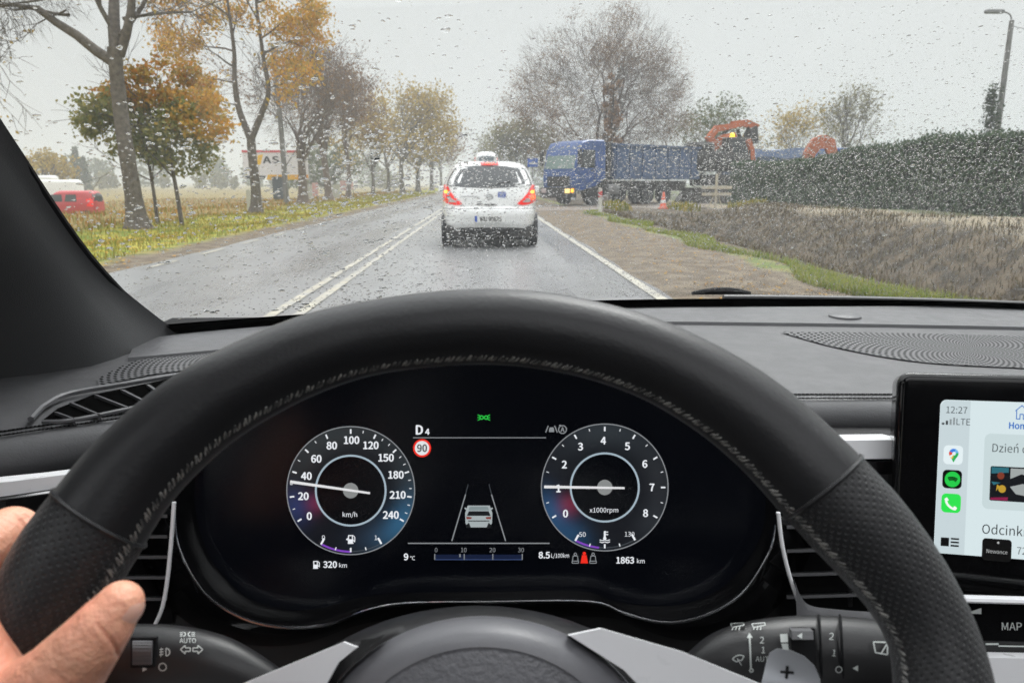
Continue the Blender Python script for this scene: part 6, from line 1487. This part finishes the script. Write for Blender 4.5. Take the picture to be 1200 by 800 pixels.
g = MB(); g.tube([(.05, 0, 0), (.0, 0, 4), (-.18, 0, 8.6)], [.16, .14, .10], 8); obj('pole', g, conc, t)
g = MB(); g.tube([(.05, -.1, 2.0), (.75, -.1, 3.0)], .03, 6); g.box((-.18, 0, 8.2), (1.2, .1, .1)); obj('brace', g, conc, t)
t = thing('street_lamp', 'grey street lamp leaning over the hedge at far right', 'street lamp', (at_y(1157, 38), 38, 0))
g = MB(); g.tube([(0, 0, 0), (.0, 0, 5), (0, 0, 8.95)], [.17, .14, .11], 10); obj('pole', g, conc, t)
g = MB(); g.tube(catmull([(0, 0, 8.8), (-.15, -.05, 9.2), (-.6, -.1, 9.35)], 5), .035, 6); obj('arm', g, conc, t)
g = MB(); g.rbox((-1.0, -.1, 9.33), (.95, .28, .16), .1); obj('lamp_head', g, mat('lamp_grey', (.20, .20, .20), .5), t)
g = MB(); g.tube([(0, 0, 8.7), (.6, -.6, 8.4), (3, -2, 8.2), (12, -6, 8.9)], .012, 4); obj('cable', g, V['chassis'], t)
t = thing('delineator_post', 'white roadside post with red reflector band on the right verge', 'delineator post', (at_y(703, 27.7), 27.7, 0))
g = MB(); g.prism([(-.06, -.05, -.05), (.06, -.05, -.05), (.06, -.05, .93), (-.06, -.05, 1.0)], (0, .09, 0)); obj('post', g, mat('post_white', (.72, .70, .66), .6, var=(6, (.55, .52, .46), .2)), t, smooth=False)
g = MB(); g.prism([(-.063, -.056, .62), (.063, -.056, .66), (.063, -.056, .86), (-.063, -.056, .82)], (0, .102, 0)); obj('red_band', g, mat('post_red', (.62, .04, .04), .5), t, smooth=False)
t = thing('traffic_cone', 'orange traffic cone with white band standing before the lorry', 'traffic cone', (at_y(777, 33.5), 33.5, ground_z(at_y(777, 33.5), 33.5) + .015))
g = MB(); g.lathe([(.17, .04), (.15, .06), (.09, .42), (.045, .72), (.03, .74)], (0, 0, 0), 24); g.rbox((0, 0, .02), (.40, .40, .04), .05); obj('cone', g, mat('cone_orange', (.75, .12, .05), .5), t)
g = MB(); g.lathe([(.125, .25), (.093, .40)], (0, 0, 0), 24); g.lathe([(.082, .48), (.062, .58)], (0, 0, 0), 24); obj('white_band', g, mat('cone_white', (.75, .73, .72), .5), t)
t = thing('wooden_cross_barrier', 'pale wooden cross barrier standing in front of the hedge end', 'barrier', (at_y(838, 32), 32, .05))
g = MB(); g.box((0, 0, .72), (.09, .08, 1.5)); g.box((0, -.07, .90), (1.3, .05, .13)); g.box((0, -.07, .62), (1.25, .05, .12)); g.tube([(-.32, 0, 0), (0, 0, .8), (.32, 0, 0)], .03, 6); obj('frame', g, mat('pale_timber', (.60, .53, .41), .8, var=(5, (.48, .42, .32), .2)), t, smooth=False)
t = thing('road_sign', 'small blue road sign between the hatchback and the lorry cab', 'road sign', (at_y(624, 62), 62, 0))
g = MB(); g.tube([(0, 0, 0), (0, 0, 3.1)], .04, 8); obj('post', g, conc, t)
g = MB(); g.rbox((0, -.06, 2.75), (.85, .7, .03), .06, Matrix.Rotation(math.radians(90), 3, 'X')); obj('panel', g, mat('sign_blue', (.03, .12, .50), .4), t)
g = MB(); g.prism([(-.30, -.08, 2.62), (.30, -.08, 2.62), (.30, -.08, 2.74), (-.30, -.08, 2.74)], (0, -.004, 0)); obj('white_mark', g, V['plate'], t, smooth=False)
def small_sign(px, y, w, h, z, m, label, nm='field_sign', cat='sign'):
    t = thing(nm, label, cat, (at_y(px, y), y, -.1)); g = MB(); g.box((0, 0, z + h / 2), (w, .06, h)); o = obj('panel', g, m, t, smooth=False)
    g = MB(); g.tube([(-w * .4, .06, 0), (-w * .4, .06, z + h * .9)], .03, 6); g.tube([(w * .4, .06, 0), (w * .4, .06, z + h * .9)], .03, 6); obj('posts', g, conc, t)
pk = mat('sign_faded_red', (.62, .25, .25), .6, var=(3, (.75, .6, .6), .2)); cr = mat('cream_box', (.52, .51, .46), .7)
small_sign(370, 56, .42, .95, .3, pk, 'faded red and white sign between the two brown trunks'); small_sign(403, 63, .5, .8, .6, pk, 'faded red sign touching the slim brown trunk from the left'); small_sign(412.5, 64, .3, .6, .7, pk, 'faded red sign showing right of the slim brown trunk')
small_sign(394, 60, .62, 1.0, .1, cr, 'cream cabinet between brown trunk and faded red sign', 'utility_cabinet', 'cabinet'); small_sign(363.5, 55, .35, 1.0, .1, cr, 'pale cabinet right behind the vase shaped trunk', 'utility_cabinet', 'cabinet')
t = thing('marker_post', 'short pale concrete post beside the orange tree trunk', 'post', (at_y(293, 34), 34, -.1)); g = MB(); g.box((0, 0, .42), (.20, .18, .95)); g.box((0, 0, .92), (.16, .14, .06)); obj('post', g, cr, t, smooth=False)

# windscreen wiper lying at the foot of the glass
wp = thing('windscreen_wiper', 'black wiper blade parked at the foot of the windscreen', 'wiper', screen_pt(.62, .03, .02))
g = MB(); P = [screen_pt(s,   .008 + .014 * math.sin((s - .48) / .06 * math.pi), .008) for s in np.linspace(.48, .54, 14)]; g.tube(P, [.002 + .003 * math.sin(k / 13 * math.pi) for k in range(14)], 8); obj('blade', g, M['matt'], wp, world=True)
g = MB(); g.tube([screen_pt(s, -.045 - .02 * (s - .5), .012) for s in np.linspace(.52, .9, 10)], .006, 8); obj('arm', g, M['black'], wp, world=True)

# ------------------------------------------------------------------ rain on the glass
water = bpy.data.materials.new('rain_water'); water.use_nodes = True; n_, l_ = water.node_tree.nodes, water.node_tree.links; n_.clear()
o_ = n_.new('ShaderNodeOutputMaterial'); gl = n_.new('ShaderNodeBsdfGlass'); gl.inputs['IOR'].default_value = 1.33; gl.inputs['Roughness'].default_value = 0.0
l_.new(gl.outputs[0], o_.inputs[0])
def drop_shape(seed, n=8, flat=.30):
    r = np.random.default_rng(seed); ph = r.uniform(0, 6.28, 3); am = r.uniform(0, .16, 3)
    a = np.arange(n) * 2 * np.pi / n; rad = 1 + am[0] * np.cos(a + ph[0]) * .4 + am[1] * np.cos(2 * a + ph[1]) + am[2] * np.cos(3 * a + ph[2])
    V_ = []
    for k, h in ((1.0, 0), (.93, .36), (.72, .70), (.38, .93)): V_ += [(k * rad[i] * math.cos(a[i]), k * rad[i] * math.sin(a[i]), h * flat) for i in range(n)]
    V_.append((0, 0, flat)); F_ = [tuple(range(n - 1, -1, -1))]
    for j in range(3): F_ += [(j * n + i, j * n + (i + 1) % n, (j + 1) * n + (i + 1) % n, (j + 1) * n + i) for i in range(n)]
    F_ += [(3 * n + i, 3 * n + (i + 1) % n, 4 * n) for i in range(n)]
    return np.array(V_), F_
def frame_at(s, t):
    p = screen_pt(s, t, .0047); ex = (screen_pt(s + .004, t, .0047) - p).normalized(); ey = (screen_pt(s, t + .004, .0047) - p).normalized(); ez = ex.cross(ey).normalized(); ey = ez.cross(ex)
    return p, ex, ey, ez
def wet(s, t):
    """how thick the rain lies over the glass: thin on the left, dense in the lower middle and on the right"""
    k = .08 + .34 * sstep(.06, .25, s) + .58 * sstep(.27, .42, s) - .80 * sstep(.72, .80, s)
    return k * (1 - .86 * sstep(.37, .46, t)) * (1 - .35 * sstep(.40, .50, t) * (1 - sstep(.4, .5, s)))
cand = []
for _ in range(180000):
    s, t = rng.random(), rng.uniform(.006, .62)
    if rng.random() < wet(s, t):
        big = 1 - sstep(.12, .38, s)
        r = .00035 * math.exp(rng.gauss(0, .40)) * (1 + 1.0 * big) * (1 + .15 * sstep(.2, .4, t))
        if rng.random() < .004 + .05 * big: r *= rng.uniform(1.4, 2.5)
        cand.append((min(r, .0028), s, t))
cand.sort(reverse=True)
shapes = [drop_shape(k) for k in range(12)]
big_shapes = []
for k in range(5):
    v_, f_ = drop_shape(50 + k, 16, .30); me = bpy.data.meshes.new('raindrop'); me.from_pydata(v_.tolist(), [], f_); me.polygons.foreach_set('use_smooth', [True] * len(me.polygons)); me.set_sharp_from_angle(angle=math.radians(60)); me.materials.append(water); big_shapes.append(me)
proto = None
for i, (r, s, t) in enumerate(cand[:300]):
    p, ex, ey, ez = frame_at(s, t)
    if i < 5: o = bpy.data.objects.new('raindrop', big_shapes[i]); COL.objects.link(o); tag(o, 'large clear raindrop clinging to the windscreen glass', 'raindrop', 'large raindrops on the windscreen'); protos = (protos if i else []) + [o]
    else: o = protos[i % 5].copy(); COL.objects.link(o)
    e = rng.uniform(1.0, 1.8) if s < .5 else rng.uniform(1, 1.3)
    a = rng.gauss(.05, .2); fx, fy = ex * math.cos(a) + ey * math.sin(a), ey * math.cos(a) - ex * math.sin(a)
    o.matrix_world = Matrix(((fx.x * r * e, fy.x * r, ez.x * r, p.x), (fx.y * r * e, fy.y * r, ez.y * r, p.y), (fx.z * r * e, fy.z * r, ez.z * r, p.z), (0, 0, 0, 1)))
groups = [[] for _ in shapes]
for i, (r, s, t) in enumerate(cand[300:]):
    p, ex, ey, ez = frame_at(s, t); e = rng.uniform(1.0, 1.6); a = rng.gauss(.1, .35); c_, s_ = math.cos(a), math.sin(a)
    X_ = ex * (c_ * e) + ey * (s_ * e); Y_ = ey * c_ - ex * s_
    groups[i % 12].append((*(X_ * r), *(Y_ * r), *(ez * r), *p))
me = bpy.data.meshes.new('fine_raindrops'); VV, LI, LS, off, lo_f = [], [], [], 0, 0
for (v_, f_), G_ in zip(shapes, groups):
    G_ = np.array(G_).reshape(-1, 4, 3); n_v = len(v_)
    VV.append((np.einsum('vk,gkc->gvc', v_, G_[:, :3]) + G_[:, 3:4]).reshape(-1, 3))
    fl_ = np.array([k for f in f_ for k in f]); ln_ = np.array([len(f) for f in f_]); st_ = np.concatenate([[0], np.cumsum(ln_)[:-1]])
    k_ = np.arange(len(G_))
    LI.append((fl_[None] + off + (k_ * n_v)[:, None]).ravel()); LS.append((st_[None] + lo_f + (k_ * len(fl_))[:, None]).ravel())
    off += n_v * len(G_); lo_f += len(fl_) * len(G_)
VV, LI, LS = np.concatenate(VV).astype(np.float32), np.concatenate(LI).astype(np.int32), np.concatenate(LS).astype(np.int32)
me.vertices.add(len(VV)); me.vertices.foreach_set('co', VV.ravel()); me.loops.add(len(LI)); me.loops.foreach_set('vertex_index', LI); me.polygons.add(len(LS)); me.polygons.foreach_set('loop_start', LS)
me.update(calc_edges=True); me.validate(); me.polygons.foreach_set('use_smooth', np.ones(len(LS), dtype=bool)); me.set_sharp_from_angle(angle=math.radians(60)); me.materials.append(water)
o = bpy.data.objects.new('fine_raindrops', me); COL.objects.link(o); tag(o, kind='stuff')
